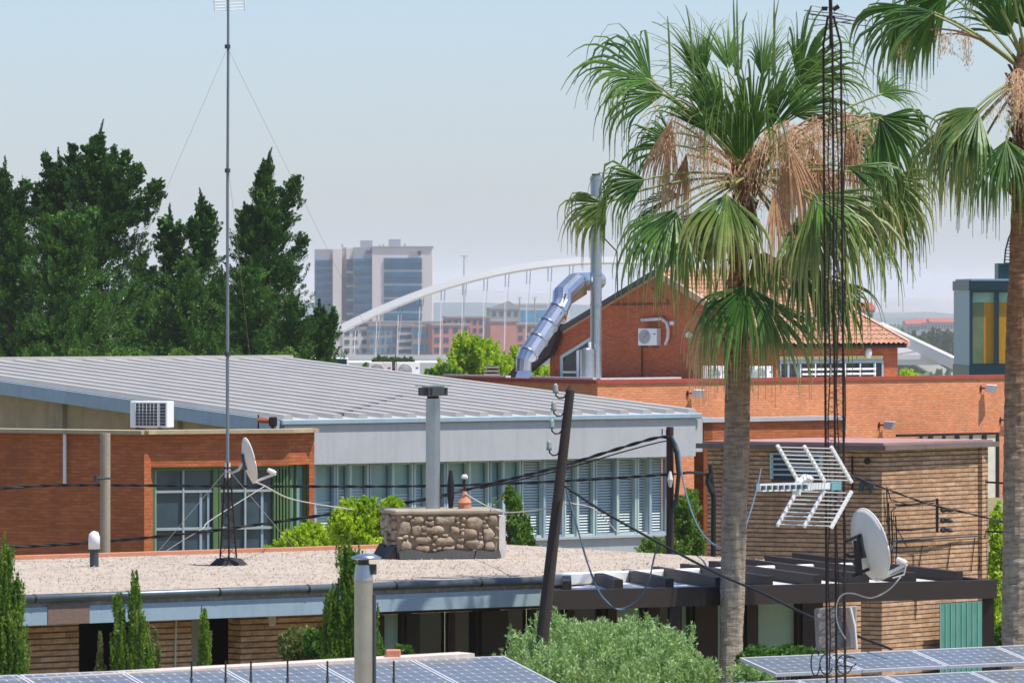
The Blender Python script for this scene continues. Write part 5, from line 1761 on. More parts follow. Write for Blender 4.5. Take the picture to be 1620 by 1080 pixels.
def tv_antenna():
    a = P(1317, 768, 66.1)
    t = thing('tv_antenna', 'white corner reflector tv antenna fixed to the lattice mast', 'antenna', a)
    d = Vector((-.78, -.62, .0)).normalized(); wv = Vector((.70, -.71, 0)).normalized()
    up = Vector((0, 0, 1))
    L = 1.14
    MB().bar(a, a + d * L * .62, .05, .075).build('boom', m_white, t)
    b2 = MB().bar(a + d * L * .3, a + d * L, .07, .09)
    b2.build('boom_cover', m_white, t)
    cl = MB()
    for k in np.linspace(.42, .98, 8):
        c = a + d * L * k
        cl.bar(c - wv * .08, c + wv * .08, .03, .05)
    cl.build('director', m_bluecable, t)
    MB().tube([a + d * .34 + up * .07, a + d * .42 + up * .1, a + d * .52 + up * .05, a + d * .56 - up * .09], .05, 8).build('dipole_box', m_white, t)
    MB().bar(a + d * .05, a - d * .1, .09, .1).build('clamp', M('blue green clamp', S(110, 160, 164), .6), t)
    for s, nm in ((1, 'reflector'), (-1, 'reflector')):
        x0 = a + d * .12 + up * .05 * s
        x1 = a + d * .44 + up * .47 * s
        m = MB()
        for k in (-.42, 0, .42):
            m.bar(x0 + wv * k, x1 + wv * k, .03, .035)
        m.build('reflector', m_white, t)
        rods = MB()
        for i in range(9):
            c = x0 + (x1 - x0) * (i + .5) / 9
            rods.tube([c - wv * .44, c + wv * .44], .007, 5)
        rods.build('rod_grille', m_white, [ch for ch in t.children if ch.name.startswith('reflector')][-1])


tv_antenna()


def make_dish(center, axis, rx, ry, mat, mast_pt, feed_px, label, name='satellite_dish'):
    axis = Vector(axis).normalized()
    x = axis.cross(Vector((0, 0, 1))).normalized(); y = x.cross(axis).normalized()
    if y.z < 0:
        y = -y
    t = thing(name, label, 'dish', center)
    n, rr = 40, 9
    vs, fs = [], []
    for side in (0, 1):
        for j in range(rr + 1):
            r = j / rr
            dep = .16 * rx * 2 * (r * r - 1) - side * .012
            for i in range(n):
                a = 2 * math.pi * i / n
                vs.append(center + x * rx * r * math.cos(a) + y * ry * r * math.sin(a) + axis * dep)
    N = (rr + 1) * n
    for side in (0, 1):
        for j in range(rr):
            for i in range(n):
                p = side * N + j * n + i; q = side * N + j * n + (i + 1) % n
                fs.append((p, q, q + n, p + n))
    for i in range(n):
        p = rr * n + i; q = rr * n + (i + 1) % n
        fs.append((p, q, q + N, p + N))
    MB().add(vs, fs).build('reflector', mat, t, smooth=True)
    MB().tube([center + x * rx * 1.0 * math.cos(a) + y * ry * 1.0 * math.sin(a) for a in np.linspace(0, 2 * math.pi, 41)], .012, 6).build('rim', mat, t, smooth=True)
    bottom = center - y * ry * .97
    hub = center - axis * (.16 * rx * 2 + .02)
    tip = feed_px
    MB().bar(bottom - axis * .03, tip, .03, .035).build('feed_arm', mat, t)
    MB().tube([tip, tip + (center - tip).normalized() * .05, tip + (center - tip).normalized() * .13], [.035, .04, .03], 10).build('feed_horn', m_offwhite, t)
    MB().tube([hub, hub.lerp(mast_pt, .35) + Vector((0, 0, -.07)), hub.lerp(mast_pt, .7) + Vector((0, 0, -.06)), mast_pt], .02, 8).build('mount_arm', m_steel if mat is m_dish else m_rust, t)
    MB().bar(hub - y * .12, hub + y * .12, .07, .05).build('back_plate', m_darkgrille, t)
    if mat is m_dishwhite:
        for k in (.34, -.62):
            c = center + y * ry * k - axis * (.2 * rx)
            MB().bar(c - x * rx * .5 * 0 - axis * .03, c - axis * .2 + Vector((-.05, 0, -.03)), .05, .03).build('strut', m_black, t)
        MB().bar(hub - axis * .05 + y * .1, hub - axis * .12 - y * .3, .06, .06).build('strut', m_black, t)
        MB().tube([bottom - axis * .02 + x * .08, tip + Vector((-.02, 0, -.06))], .009, 6).tube([tip, tip + Vector((-.03, -.02, -.12)), tip + Vector((-.16, -.02, -.16))], .009, 6).build('stay', m_whitecable, t)
    return t


make_dish(P(395, 728, 83.2), (.9, .36, .22), .23, .335, m_dish, P(361, 745, 83.4), P(436, 749, 83.1), 'small cream satellite dish seen from behind on the thin mast')
make_dish(P(1377, 861, 65.9), (.80, .52, .25), .335, .43, m_dishwhite, P(1338, 875, 66.3), P(1434, 892, 65.7), 'large white satellite dish seen from behind on the lattice mast')


# ------------------------------------------------------------------ plants
def plume_leaves(base, tips, radius, nleaf, size, aspect, along=.5, start=.3, droop=0.0):
    """leaves packed round straight shoots from base[i] to tips[i] with a radius that tapers to the tip"""
    n = len(base)
    i = np.repeat(np.arange(n), nleaf)
    t = start + (1 - start) * RNG.random(len(i)) ** .8
    ax = unit(tips - base)[i]
    r = radius[i] * (1.05 - t) ** .6 * np.sqrt(RNG.random(len(i)))
    rnd = RNG.normal(size=(len(i), 3)); rnd -= ax * (rnd * ax).sum(1, keepdims=True); rnd = unit(rnd)
    C = base[i] + (tips - base)[i] * t[:, None] + rnd * r[:, None]
    A = unit(ax * along + rnd * (1 - along) + RNG.normal(size=(len(i), 3)) * .25)
    A[:, 2] -= droop
    s = size * RNG.uniform(.6, 1.35, len(i))
    up = np.array([0, 0, .55])
    return leaf_faces(C, A, s, s * aspect, rnd + up)


def tuft_leaves(base, tips, radius, nleaf, size, aspect):
    """leaves laid like scales on plump shoots: each shoot reads as one tuft with its own lit and shaded side"""
    n = len(base)
    i = np.repeat(np.arange(n), nleaf)
    t = .12 + .88 * RNG.random(len(i)) ** .75
    ax = unit(tips - base)[i]
    r = radius[i] * np.sqrt(np.clip(1 - t ** 3, .02, 1)) * np.clip(t * 3.0, .3, 1) * RNG.uniform(.5, 1.08, len(i))
    rnd = RNG.normal(size=(len(i), 3)); rnd -= ax * (rnd * ax).sum(1, keepdims=True); rnd = unit(rnd)
    C = base[i] + (tips - base)[i] * t[:, None] + rnd * r[:, None]
    A = unit(ax * .75 + rnd * .35 + np.array([0, 0, .15]) + RNG.normal(size=(len(i), 3)) * .22)
    s = size * RNG.uniform(.55, 1.35, len(i))
    return leaf_faces(C, A, s, s * aspect, rnd * 1.0 + ax * .25)


def conifer(px, pytop, hw, Y, label, mat, nlimb=190, lean=0.0, skip=.12, forks=(), power=.8, hook=0.0, name='cypress_tree', group='dark conifers behind the hall'):
    top = P(px, pytop, Y); Rm = hw / F * Y; g = ground_z(Y)
    t = thing(name, label, 'tree', (top.x - lean, Y, g))
    Hh = top.z - g
    def axis(u):
        u = np.asarray(u, float)
        hk = hook * np.clip((u - .9) / .1, 0, 1) ** 2
        return np.stack([top.x - lean * (1 - u) + .25 * np.sin(u * 5 + px) * (1 - u) + hk - hook, Y + 0 * u, g + Hh * u - .25 * hk], -1)
    LB, LT, TB, TT, TR = [], [], [], [], []
    def crown(ax, R0, n, k0, k1, pw, small=1.0):
        u = k0 + (k1 - k0) * RNG.random(n) ** .8
        az = RNG.uniform(0, 6.283, n)
        rel = (u - k0) / (k1 - k0)
        rad = R0 * np.clip(1 - rel, 0, 1) ** (pw + .16) * (1 + .2 * np.clip(RNG.normal(size=n), -2, 1.6)) + .07
        rad *= 1 + .22 * np.sin(az * 3 + u * 11 + px)
        d = np.stack([np.cos(az), np.sin(az), np.zeros(n)], -1)
        b0 = ax(u - .03); e = ax(u) + d * rad[:, None]; e[:, 2] += rad * .12
        LB.append(b0); LT.append(e)
        for k, m in ((1.0, 2), (.82, 2), (.6, 1)):
            for _ in range(m):
                q = b0 + (e - b0) * (k + RNG.normal(size=n) * .05)[:, None] + RNG.normal(size=(n, 3)) * (.04 + .085 * rad)[:, None] * np.array([1, 1, .7])
                v = unit(d * RNG.uniform(.5, 1.0, n)[:, None] + np.array([0, 0, 1.0]) * RNG.uniform(.5, 1.0, n)[:, None] + RNG.normal(size=(n, 3)) * .16)
                L = RNG.uniform(.34, .72, n) * np.clip(.45 + rad / Rm, .5, 1.1) * small
                TB.append(q - v * L[:, None] * .7); TT.append(q + v * L[:, None] * .3); TR.append(np.clip(L * .25, .04, .14))
    crown(axis, Rm, int(nlimb * 1.3), skip, .96, power)
    k = 12
    ul = np.linspace(.88, 1.0, k)
    TB.append(axis(ul - .035)); TT.append(axis(ul) + RNG.normal(size=(k, 3)) * np.linspace(.1, .02, k)[:, None]); TR.append(np.linspace(.16, .05, k))
    for (fx, fy, n2) in forks:
        ft = P(fx, fy, Y + RNG.uniform(-.6, .6))
        u0 = max(.3, (ft.z - g) / Hh - .22)
        a0 = axis(np.array([u0]))[0]
        def fax(u, a0=a0, ft=np.array(ft)):
            u = np.clip(np.asarray(u), 0, 2)[..., None]
            return a0 + (ft - a0) * u ** .8
        crown(fax, Rm * .3, int(n2 * 1.5), .0, .98, .7, .85)
        kk = 8
        TB.append(fax(np.linspace(.72, .92, kk))); TT.append(fax(np.linspace(.82, 1, kk)) + RNG.normal(size=(kk, 3)) * .03); TR.append(np.linspace(.12, .04, kk))
    B, T, Rd = np.concatenate(TB), np.concatenate(TT), np.concatenate(TR)
    V = tuft_leaves(B, T, Rd * .86, 58, .082, .36)
    # sparse inner twigs that close the crown
    lb, lt = np.concatenate(LB), np.concatenate(LT)
    i2 = np.repeat(np.arange(len(lb)), 16)
    C2 = lb[i2] + (lt - lb)[i2] * RNG.uniform(.05, .6, len(i2))[:, None] + RNG.normal(size=(len(i2), 3)) * .08
    V2 = leaf_faces(C2, RNG.normal(size=(len(i2), 3)), RNG.uniform(.14, .24, len(i2)), RNG.uniform(.07, .12, len(i2)))
    quads('crown', np.concatenate([V, V2]), mat, t)
    tr = MB().tube([tuple(axis(np.array([u]))[0]) for u in (-.02, .3, .6, .8, .95)], [Rm * .16 + .08, Rm * .12 + .06, .09, .05, .02], 8)
    for q in range(0, len(lb), max(1, len(lb) // 70)):
        tr.tube([tuple(lb[q]), tuple(lb[q] + (lt[q] - lb[q]) * .9)], [.03, .01], 4, False)
    tr.build('trunk', m_bark, t)
    return t


conifer(8, 246, 128, 196, 'dark conifer cut by the frame edge, outermost of the conifer group', l_conifer, 190, power=.62, forks=((42, 285, 25), (-30, 262, 15), (20, 300, 20)))
conifer(92, 232, 120, 198, 'conifer with several small peaks beside the tallest conifer', l_conifer, 190, power=.62, forks=((70, 244, 25), (118, 228, 25), (58, 290, 20)))
conifer(163, 188, 165, 194, 'tallest broad conifer with a hooked tip', l_conifer, 300, hook=.2, power=.78, forks=((222, 262, 40), (255, 284, 30), (140, 226, 25), (200, 240, 25), (180, 232, 20)))
conifer(108, 318, 130, 189, 'lighter green rounded conifer in front of the tallest one', l_conifer2, 240, power=.5, forks=((150, 330, 20), (70, 340, 20)))
conifer(20, 330, 100, 190, 'bushy dark conifer low at the frame edge before the outermost one', l_conifer, 150, power=.5)
conifer(268, 322, 80, 196, 'narrow short conifer between the tallest one and the thin mast', l_conifer, 100, power=.6, forks=((284, 350, 15), (256, 345, 12)))
conifer(318, 297, 84, 194, 'slim pointed conifer just beside the thin mast', l_conifer, 120, power=.68, forks=((332, 322, 18), (302, 345, 15)))
conifer(292, 395, 110, 191, 'low bushy conifer filling the gap by the thin mast', l_conifer2, 180, power=.5)
conifer(222, 385, 110, 199, 'dark conifer mostly hidden behind the bushy ones', l_conifer, 160, power=.5)
conifer(430, 230, 122, 192, 'tall conifer with curved split tip between thin mast and office tower', l_conifer, 260, lean=.25, hook=.22, power=.82, forks=((472, 277, 40), (385, 318, 22), (484, 372, 30), (412, 300, 20)))
conifer(398, 405, 100, 189, 'dense lower conifer in front of the split tip one', l_conifer2, 170, power=.5)
conifer(505, 470, 52, 188, 'small conifer at the tower end of the conifer group', l_conifer, 90, power=.5, forks=((528, 488, 18),))
conifer(462, 455, 80, 187, 'short rounded conifer below the split tip one', l_conifer, 130, power=.5)
conifer(350, 420, 90, 200, 'dark conifer behind the thin mast foot, between two pointed ones', l_conifer, 130, power=.5)


def bush(label, blobs, mat, nspr, nleaf, size, aspect, name='shrub', cat='shrub', upright=.6, shoot=.35, group=None, z0=None, droop=0.0, trunk=True):
    """blobs: (px,py,Y,r_px_x,r_px_y) ellipsoids filled with leafy shoots"""
    c0 = P(*blobs[0][:3]); g = ground_z(c0.y) if z0 is None else z0
    t = thing(name, label, cat, (c0.x, c0.y, g), group)
    Bs, Ts = [], []
    tot = sum(b[3] * b[4] for b in blobs)
    for (px, py, Y, rx, ry) in blobs:
        n = max(6, int(nspr * rx * ry / tot))
        c = np.array(P(px, py, Y)); ex, ez = rx / F * Y, ry / F * Y
        d = unit(RNG.normal(size=(n, 3))); rr = RNG.random(n) ** .45
        q = d * rr[:, None] * np.array([ex, ex, ez])
        lump = 1 + .22 * np.sin(d[:, 0] * 5 + px) * np.cos(d[:, 2] * 6 + py)
        tip = c + q * lump[:, None]
        v = unit(d * (1 - upright) + np.array([0, 0, upright]) + RNG.normal(size=(n, 3)) * .18)
        L = shoot * RNG.uniform(.6, 1.3, n)
        Bs.append(tip - v * L[:, None]); Ts.append(tip)
    B, T = np.concatenate(Bs), np.concatenate(Ts)
    Rd = np.full(len(B), size * 1.1)
    quads('crown', plume_leaves(B, T, Rd, nleaf, size, aspect, .55, .1, droop), mat, t)
    if trunk:
        tr = MB()
        base = Vector((c0.x, c0.y, g - .05))
        for i in range(0, len(B), max(1, len(B) // 40)):
            e = Vector(B[i]); m = base.lerp(e, .5) + Vector((0, 0, .12 * (e.z - g)))
            tr.tube([base + Vector((.05 * math.sin(i), .05 * math.cos(i), 0)), m, e], [.03, .015, .006], 4, False)
        tr.build('trunk', m_bark, t)
    return t


# shrubs showing over the metal roof before the conifers
for px, lb in ((122, 'light green shrub peeping over the metal roof near the tall conifers'), (185, 'narrow lime shrub over the metal roof edge'), (222, 'rounded light shrub over the metal roof between conifers'), (283, 'widest light green shrub over the metal roof by the mast'), (450, 'light shrub over the metal roof at the ridge end')):
    bush(lb, [(px, 562, 178, 18, 15), (px + 14, 566, 178, 12, 10)], l_mid, 80, 40, .14, .4, group='light shrubs behind the metal roof', shoot=.4)
bush('lime green tree rising behind the brick parapet before the town', [(745, 575, 226, 52, 46), (735, 540, 226, 26, 24), (790, 590, 225, 40, 40), (700, 595, 225, 40, 30), (812, 565, 226, 16, 22), (770, 545, 227, 20, 14), (845, 590, 228, 40, 22)], l_lime, 520, 60, .17, .42, 'broadleaf_tree', 'tree', shoot=.6)
bush('dark green low tree beside the lime green one by the air conditioner', [(702, 594, 222, 32, 18), (690, 604, 222, 24, 12)], l_hedge, 130, 50, .15, .4, 'broadleaf_tree', 'tree')
bush('hazy round tree on the slope under the bridge deck', [(612, 572, 420, 26, 10), (640, 573, 420, 16, 8)], l_far, 120, 40, .4, .5, 'broadleaf_tree', 'tree', shoot=1.0)
bush('tiny yellow green shrub between the roof cabinet and air conditioner', [(580, 578, 215, 10, 5)], l_mid, 30, 30, .13, .4)
for i, (px, py, Y, rx, ry, lb) in enumerate(((1440, 545, 1760, 34, 26, 'hazy green tree under the bridge leg beside the tiled roof'), (1486, 540, 1800, 36, 24, 'hazy green tree under the bridge leg near the glass cabin'), (1515, 548, 1850, 30, 22, 'hazy tree mostly hidden behind the glass cabin'),
                                  (1455, 578, 1745, 40, 26, 'dark hazy tree low behind the brick parapet, house side'), (1500, 582, 1745, 34, 26, 'pale hazy tree low behind the brick parapet, cabin side'), (1420, 575, 1745, 24, 26, 'hazy tree low beside the tiled house corner'))):
    bush(lb, [(px, py, Y, rx, ry), (px + rx * .5, py + 6, Y + 3, rx * .7, ry * .8)], l_far, 240, 50, 1.0, .5, 'riverside_tree', 'tree', shoot=3.0, group='hazy trees on the river bank')
bush('small yellow green shrub at the tiled house corner behind the parapet', [(1433, 590, 206, 12, 8), (1445, 594, 206, 8, 5)], l_lime, 40, 40, .13, .4)
# wooded plain: far off woods that read as one mass
n = 1500
yy = RNG.uniform(900, 5200, n); pxs = RNG.uniform(380, 1660, n)
C = np.stack([(pxs - 810) / F * yy, yy, np.full(n, -17.0)], 1)
cc = np.repeat(C, 26, 0); sz = RNG.uniform(2.5, 5.5, n).repeat(26)
d = unit(RNG.normal(size=(len(cc), 3))); d[:, 2] = np.abs(d[:, 2]) * .8
wd_ = quads('woods', leaf_faces(cc + d * sz[:, None] * np.array([1.3, 1.3, 1.0]), RNG.normal(size=(len(cc), 3)), sz * .7, sz * .5), l_far)
tag(wd_, 'far wooded plain beyond the river', 'woods', kind='stuff')

# garden plants
G_C = 'cypress columns in the front garden'
def column(px, pytop, pybot, hw, Y, label, mat=None, nsp=130, forks=((0, 0),)):
    top = P(px, pytop, Y); g = 0.0; r0 = hw / F * Y
    t = thing('cypress_column', label, 'cypress', (top.x, Y, g), G_C)
    Bs, Ts, Rs = [], [], []
    for (dx, dy) in forks:
        tp = np.array(P(px + dx, pytop + dy, Y + .1 * dx / 20)); hh = tp[2] - g
        n = nsp
        u = .25 + .75 * RNG.random(n) ** .8
        rad = r0 / len(forks) ** .5 * (np.clip((1 - u) * 4.2, .06, 1)) * RNG.uniform(.6, 1.1, n)
        az = RNG.uniform(0, 6.283, n)
        tip = np.stack([tp[0] + np.cos(az) * rad, Y + np.sin(az) * rad, g + u * hh], 1)
        tip += RNG.normal(size=(n, 3)) * r0 * .16
        base = tip - np.stack([np.cos(az) * rad * .5, np.sin(az) * rad * .5, RNG.uniform(.22, .45, n)], 1)
        Bs.append(base); Ts.append(tip); Rs.append(np.full(n, .034))
    quads('crown', plume_leaves(np.concatenate(Bs), np.concatenate(Ts), np.concatenate(Rs), 60, .046, .36, .6, .05), mat or l_thuja, t)
    MB().tube([(top.x, Y, g - .05), (top.x, Y, g + (top.z - g) * .85)], [.06, .015], 6).build('trunk', m_bark, t)


column(8, 850, 1060, 34, 71, 'tall green cypress cut off at the frame edge', nsp=300, forks=((0, 0), (18, 60), (-10, 30)))
column(213, 908, 1060, 26, 71.5, 'feathery cypress with several tips before the dark doorway', nsp=190, forks=((0, 0), (-26, 30), (12, 60), (20, 95)))
column(158, 998, 1060, 12, 71.5, 'small dry tipped cypress beside the feathery one', l_olive, nsp=90)
column(247, 990, 1060, 12, 71.8, 'thin brownish cypress sprig beside the feathery one, wall side', l_olive, nsp=60)
column(322, 956, 1050, 15, 72.5, 'slim single cypress before the pale recessed wall', nsp=130, forks=((0, 0), (4, 25)))
column(552, 856, 1040, 46, 71.0, 'large cypress column behind the stainless flue', l_thuja_dark, nsp=520, forks=((0, 0), (-24, 80), (28, 90), (6, 20)))
bush('grey green olive shrub beside the large cypress column', [(472, 1015, 72, 32, 26), (488, 1002, 72, 18, 14)], l_olive, 260, 40, .07, .3, shoot=.25)
bush('bright green shrub squeezed beside the large cypress column', [(500, 1012, 71.6, 20, 22)], l_hedge, 120, 40, .07, .4, shoot=.25)
bush('big silvery sage green bush behind the leaning pole', [(950, 1042, 74, 160, 58), (895, 1012, 74, 95, 46), (1000, 1006, 74.5, 100, 38), (860, 1050, 73, 60, 40), (1085, 1060, 73.5, 60, 40), (930, 995, 75, 60, 22)], l_sage, 2600, 34, .07, .24, 'sage_bush', 'bush', .8, .42)
bush('clipped dark green hedge behind the upper panel row', [(1230, 1032, 73, 60, 12), (1260, 1030, 73, 40, 12), (1190, 1040, 73, 30, 14)], l_hedge, 420, 36, .06, .5, 'hedge', 'hedge', shoot=.2)
bush('small sage shrub at the palm foot beside the panel corner', [(1190, 1062, 72.5, 40, 16)], l_sage, 160, 36, .07, .26, 'sage_bush', 'bush', .75, .3)
bush('low green sprig on the ledge by the terracotta block', [(640, 1026, 70, 14, 8)], l_hedge, 30, 30, .06, .4, shoot=.15)
bush('lime green bush before the pavilion corner window', [(478, 855, 100, 42, 28), (445, 870, 100, 32, 18), (498, 840, 100, 22, 22), (520, 865, 100, 20, 20)], l_lime, 420, 44, .085, .42, 'lime_bush', 'bush', group='lime green garden bushes')
bush('tall lime green bush between pavilion and stone chimney', [(560, 835, 96, 44, 46), (552, 805, 96, 26, 24), (590, 855, 96, 34, 34), (622, 800, 96, 22, 20), (580, 798, 96, 20, 16), (608, 825, 96, 26, 30)], l_lime, 640, 44, .085, .42, 'lime_bush', 'bush', group='lime green garden bushes')
bush('small lime green sprig at the foot of the pavilion window', [(312, 886, 100, 16, 7)], l_lime, 50, 36, .08, .42, 'lime_bush', 'bush', group='lime green garden bushes')
bush('green climbing shrub before the hall windows beside the stone chimney', [(815, 800, 112, 14, 32), (822, 838, 112, 26, 26), (832, 862, 112, 20, 14), (806, 775, 112, 7, 12)], l_mid, 260, 44, .09, .42, 'climbing_shrub', 'shrub')
bush('leafy climbing shrub by the cable pole and brick pier', [(1082, 810, 112, 22, 32), (1095, 850, 112, 26, 30), (1048, 862, 110, 44, 18), (1095, 790, 113, 12, 20)], l_mid, 330, 44, .09, .42, 'climbing_shrub', 'shrub')
bush('bright green climber between the brown brick block and the tall palm', [(1577, 830, 108, 14, 40), (1578, 900, 108, 16, 60), (1574, 960, 106, 14, 30)], l_lime, 320, 40, .09, .42, 'climbing_shrub', 'shrub')
bush('green garden tree behind the gravel house near the brown brick corner', [(1590, 1000, 100, 20, 24)], l_mid, 120, 40, .09, .4, 'climbing_shrub', 'shrub')


# ------------------------------------------------------------------ palms
def fan(hub, d, nrm, L, spread, droop, nseg=34, rng=random):
    """pleated fan blade: quads + uv (v runs from hub to tip)"""
    d = unit(np.array(d, float)); nrm = np.array(nrm, float); nrm = unit(nrm - d * np.dot(nrm, d)); s = np.cross(nrm, d)
    Q, U = [], []
    K = 9
    sp = R(spread)
    dl = sp / nseg
    cup = rng.uniform(-.75, .35)
    for i in range(nseg):
        a = -sp / 2 + dl * (i + .5) + rng.uniform(-.25, .25) * dl
        if rng.random() < .05:
            continue
        d0 = d * math.cos(a) + s * math.sin(a) + nrm * (cup * abs(math.sin(a)) + rng.uniform(-.09, .09))
        d0 = d0 / np.linalg.norm(d0)
        ll = L * (.8 + .36 * math.cos(a)) * rng.uniform(.8, 1.22)
        g = droop * rng.uniform(.75, 1.5); kink = rng.uniform(.34, .56)
        p = np.array(hub, float); pts = [p]; dirs = [d0]
        for k in range(1, K + 1):
            t = k / K
            f = max(0.0, (t - kink) / (1 - kink)); f = min(1.0, g * f * (1.7 - .7 * f)) + .12 * droop * t
            f = min(f, .985)
            v = d0 * (1 - f) + np.array([0, 0, -1.0]) * f; v = v / np.linalg.norm(v)
            p = p + v * ll / K; pts.append(p); dirs.append(v)
        split = rng.uniform(.4, .62)
        rows = []
        for k in range(K + 1):
            t = k / K; v = dirs[k]
            wv = np.cross(nrm, v); nn = np.linalg.norm(wv)
            wv = s if nn < .15 else wv / nn
            r = t * ll
            full = r * math.tan(dl / 2) * 1.12 + .004
            hw = full if t < split else max(.0035, (split * ll * math.tan(dl / 2) * 1.12) * (1 - ((t - split) / (1 - split)) ** .8))
            nl = np.cross(v, wv)
            rows.append((pts[k] - wv * hw, pts[k] + nl * hw * .55, pts[k] + wv * hw))
        for k in range(K):
            t0, t1 = k / K, (k + 1) / K
            (a0, b0, c0), (a1, b1, c1) = rows[k], rows[k + 1]
            Q.append((a0, b0, b1, a1)); Q.append((b0, c0, c1, b1))
            U.append(((0, t0), (.5, t0), (.5, t1), (0, t1))); U.append(((.5, t0), (1, t0), (1, t1), (.5, t1)))
    return np.array(Q), np.array(U)


def palm(label, trunk_pts, heart, fronds, stalks, extra, seed, Y, boots):
    rng = random.Random(seed)
    base = Vector((P(*trunk_pts[0][:3]).x, Y, 0))
    t = thing('palm_tree', label, 'palm tree', base)
    # trunk with ringed, slightly irregular outline
    pts = [(P(px, py, Y), w_ / F * Y / 2) for px, py, _, w_ in trunk_pts]
    p0 = pts[0][0]; pts.insert(0, (Vector((p0.x - .03, Y, -.2)), pts[0][1] * 1.25))
    dense = []
    for (a, ra), (b, rb) in zip(pts[:-1], pts[1:]):
        m = max(2, int((b - a).length / .05))
        for k in range(m):
            dense.append((a.lerp(b, k / m), ra + (rb - ra) * k / m))
    dense.append(pts[-1])
    vs, fs = [], []; n = 22
    for j, (c, r) in enumerate(dense):
        ring = .035 * (math.sin(j * 1.9) * .3 + rng.uniform(-.8, .8))
        for k in range(n):
            a = 2 * math.pi * k / n
            rr = r * (1 + ring * (.4 + .6 * math.sin(a * 2 + j)) + .07 * mnoise.noise(Vector((math.cos(a) * 2, math.sin(a) * 2, c.z * 1.4))) + .05 * mnoise.noise(Vector((math.cos(a) * 5, math.sin(a) * 5, c.z * 9))))
            vs.append((c.x + rr * math.cos(a), c.y + rr * math.sin(a), c.z))
    for j in range(len(dense) - 1):
        for k in range(n):
            q = j * n + k; w_ = j * n + (k + 1) % n
            fs.append((q, w_, w_ + n, q + n))
    tr = MB().add(vs, fs).build('trunk', m_trunk, t)
    # old leaf bases round the upper trunk
    bt = MB()
    (ax, ay, ar), (bx, by, br) = boots
    for i in range(90):
        k = rng.random(); a = rng.uniform(0, 6.283)
        c = P(ax + (bx - ax) * k, ay + (by - ay) * k, Y); r = (ar + (br - ar) * k) / F * Y
        o = Vector((math.cos(a), math.sin(a), 0))
        w_ = rng.uniform(.03, .06)
        s_ = Vector((-o.y, o.x, 0)) * w_
        q0 = c + o * r * .9; q1 = c + o * (r + rng.uniform(.03, .12)) + Vector((0, 0, rng.uniform(.08, .22)))
        bt.hexa([q0 - s_, q0 + s_, q0 + s_ - o * .04, q0 - s_ - o * .04, q1 - s_ * .5, q1 + s_ * .5, q1 + s_ * .5 - o * .025, q1 - s_ * .5 - o * .025])
    bt.build('leaf_base_bark', m_boot, tr)
    hp = np.array(P(*heart))
    mats = {'g': l_palm, 'o': l_palm2, 'd': l_palmdead}
    def frond(hx, hy, dy, ang, dep, Lpx, spread, droop, kind, nd=(0, -1, .45), nseg=36):
        hub = np.array(P(hx, hy, Y + dy)); L = Lpx / F * Y
        d = np.array([math.cos(R(ang)), dep, math.sin(R(ang))])
        Q, U = fan(hub, d, np.array(nd) + np.array([rng.uniform(-.6, .6), 0, rng.uniform(-.3, .3)]), L, spread, droop, nseg, rng)
        fr_ = quads('frond', Q, mats[kind], t, U)
        m = (hp + hub) / 2; m[2] += .12 * np.linalg.norm(hub - hp)
        du = unit(d)
        c = [hp + (m - hp) * k * 2 * (1 - k) * 1 + (hub - hp) * k * k for k in np.linspace(0, 1, 9)]
        c = [(1 - k) ** 2 * hp + 2 * k * (1 - k) * m + k * k * hub for k in np.linspace(0, 1, 9)]
        c.append(hub + du * L * .12)
        MB().tube([tuple(x) for x in c], [.034, .028, .024, .021, .019, .018, .017, .016, .015, .004], 6).build('petiole', m_petiole if kind != 'd' else m_petiole_brown, fr_)
    for f_ in fronds:
        frond(*f_)
    for (n_, rx0, rx1, amin, amax, l0, l1, kind) in extra:
        for i in range(n_):
            a = rng.uniform(amin, amax); rr = rng.uniform(rx0, rx1)
            dep = rng.choice([-1, 1]) * rng.uniform(.3, 1.0)
            hx, hy = heart[0] + math.cos(R(a)) * rr, heart[1] - math.sin(R(a)) * rr
            frond(hx, hy, dep * rr / F * Y * .8, a, dep * .6, rng.uniform(l0, l1), rng.uniform(90, 140), rng.uniform(.7, 1.0) if a < 20 or a > 160 else rng.uniform(.35, .75), kind, (0, -.6, .8), 28)
    for (sx, sy, ex, ey) in ((1164, 60, 1160, -12), (1168, 60, 1166, -8), (1172, 50, 1182, 20), (1226, 60, 1225, -6), (1222, 60, 1232, 0), (1098, 60, 1085, 8), (1062, 80, 1056, 26)) if seed == 21 else ():
        MB().tube([P(sx, sy + 60, Y + .2), P((sx + ex) / 2 - 1, (sy + ey) / 2, Y + .2), P(ex, ey, Y + .2)], [.02, .014, .005], 5).build('spear_leaf', l_palm, t)
    # flower stalks: arching stems with hanging tassels
    for (ex, ey, dy, hang, wpx, nl) in stalks:
        e = np.array(P(ex, ey, Y + dy)); m = (hp + e) / 2; m[2] += .35 * np.linalg.norm(e - hp)
        c = [(1 - k) ** 2 * hp + 2 * k * (1 - k) * m + k * k * e for k in np.linspace(0, 1, 10)]
        st = MB().tube([tuple(x) for x in c], [.022 - .0016 * i for i in range(10)], 5).build('flower_stalk', m_petiole_brown, t)
        hz_ = hang / F * Y; wz = wpx / F * Y
        nst = max(5, nl // 30)
        Cs, As = [], []
        strands = MB()
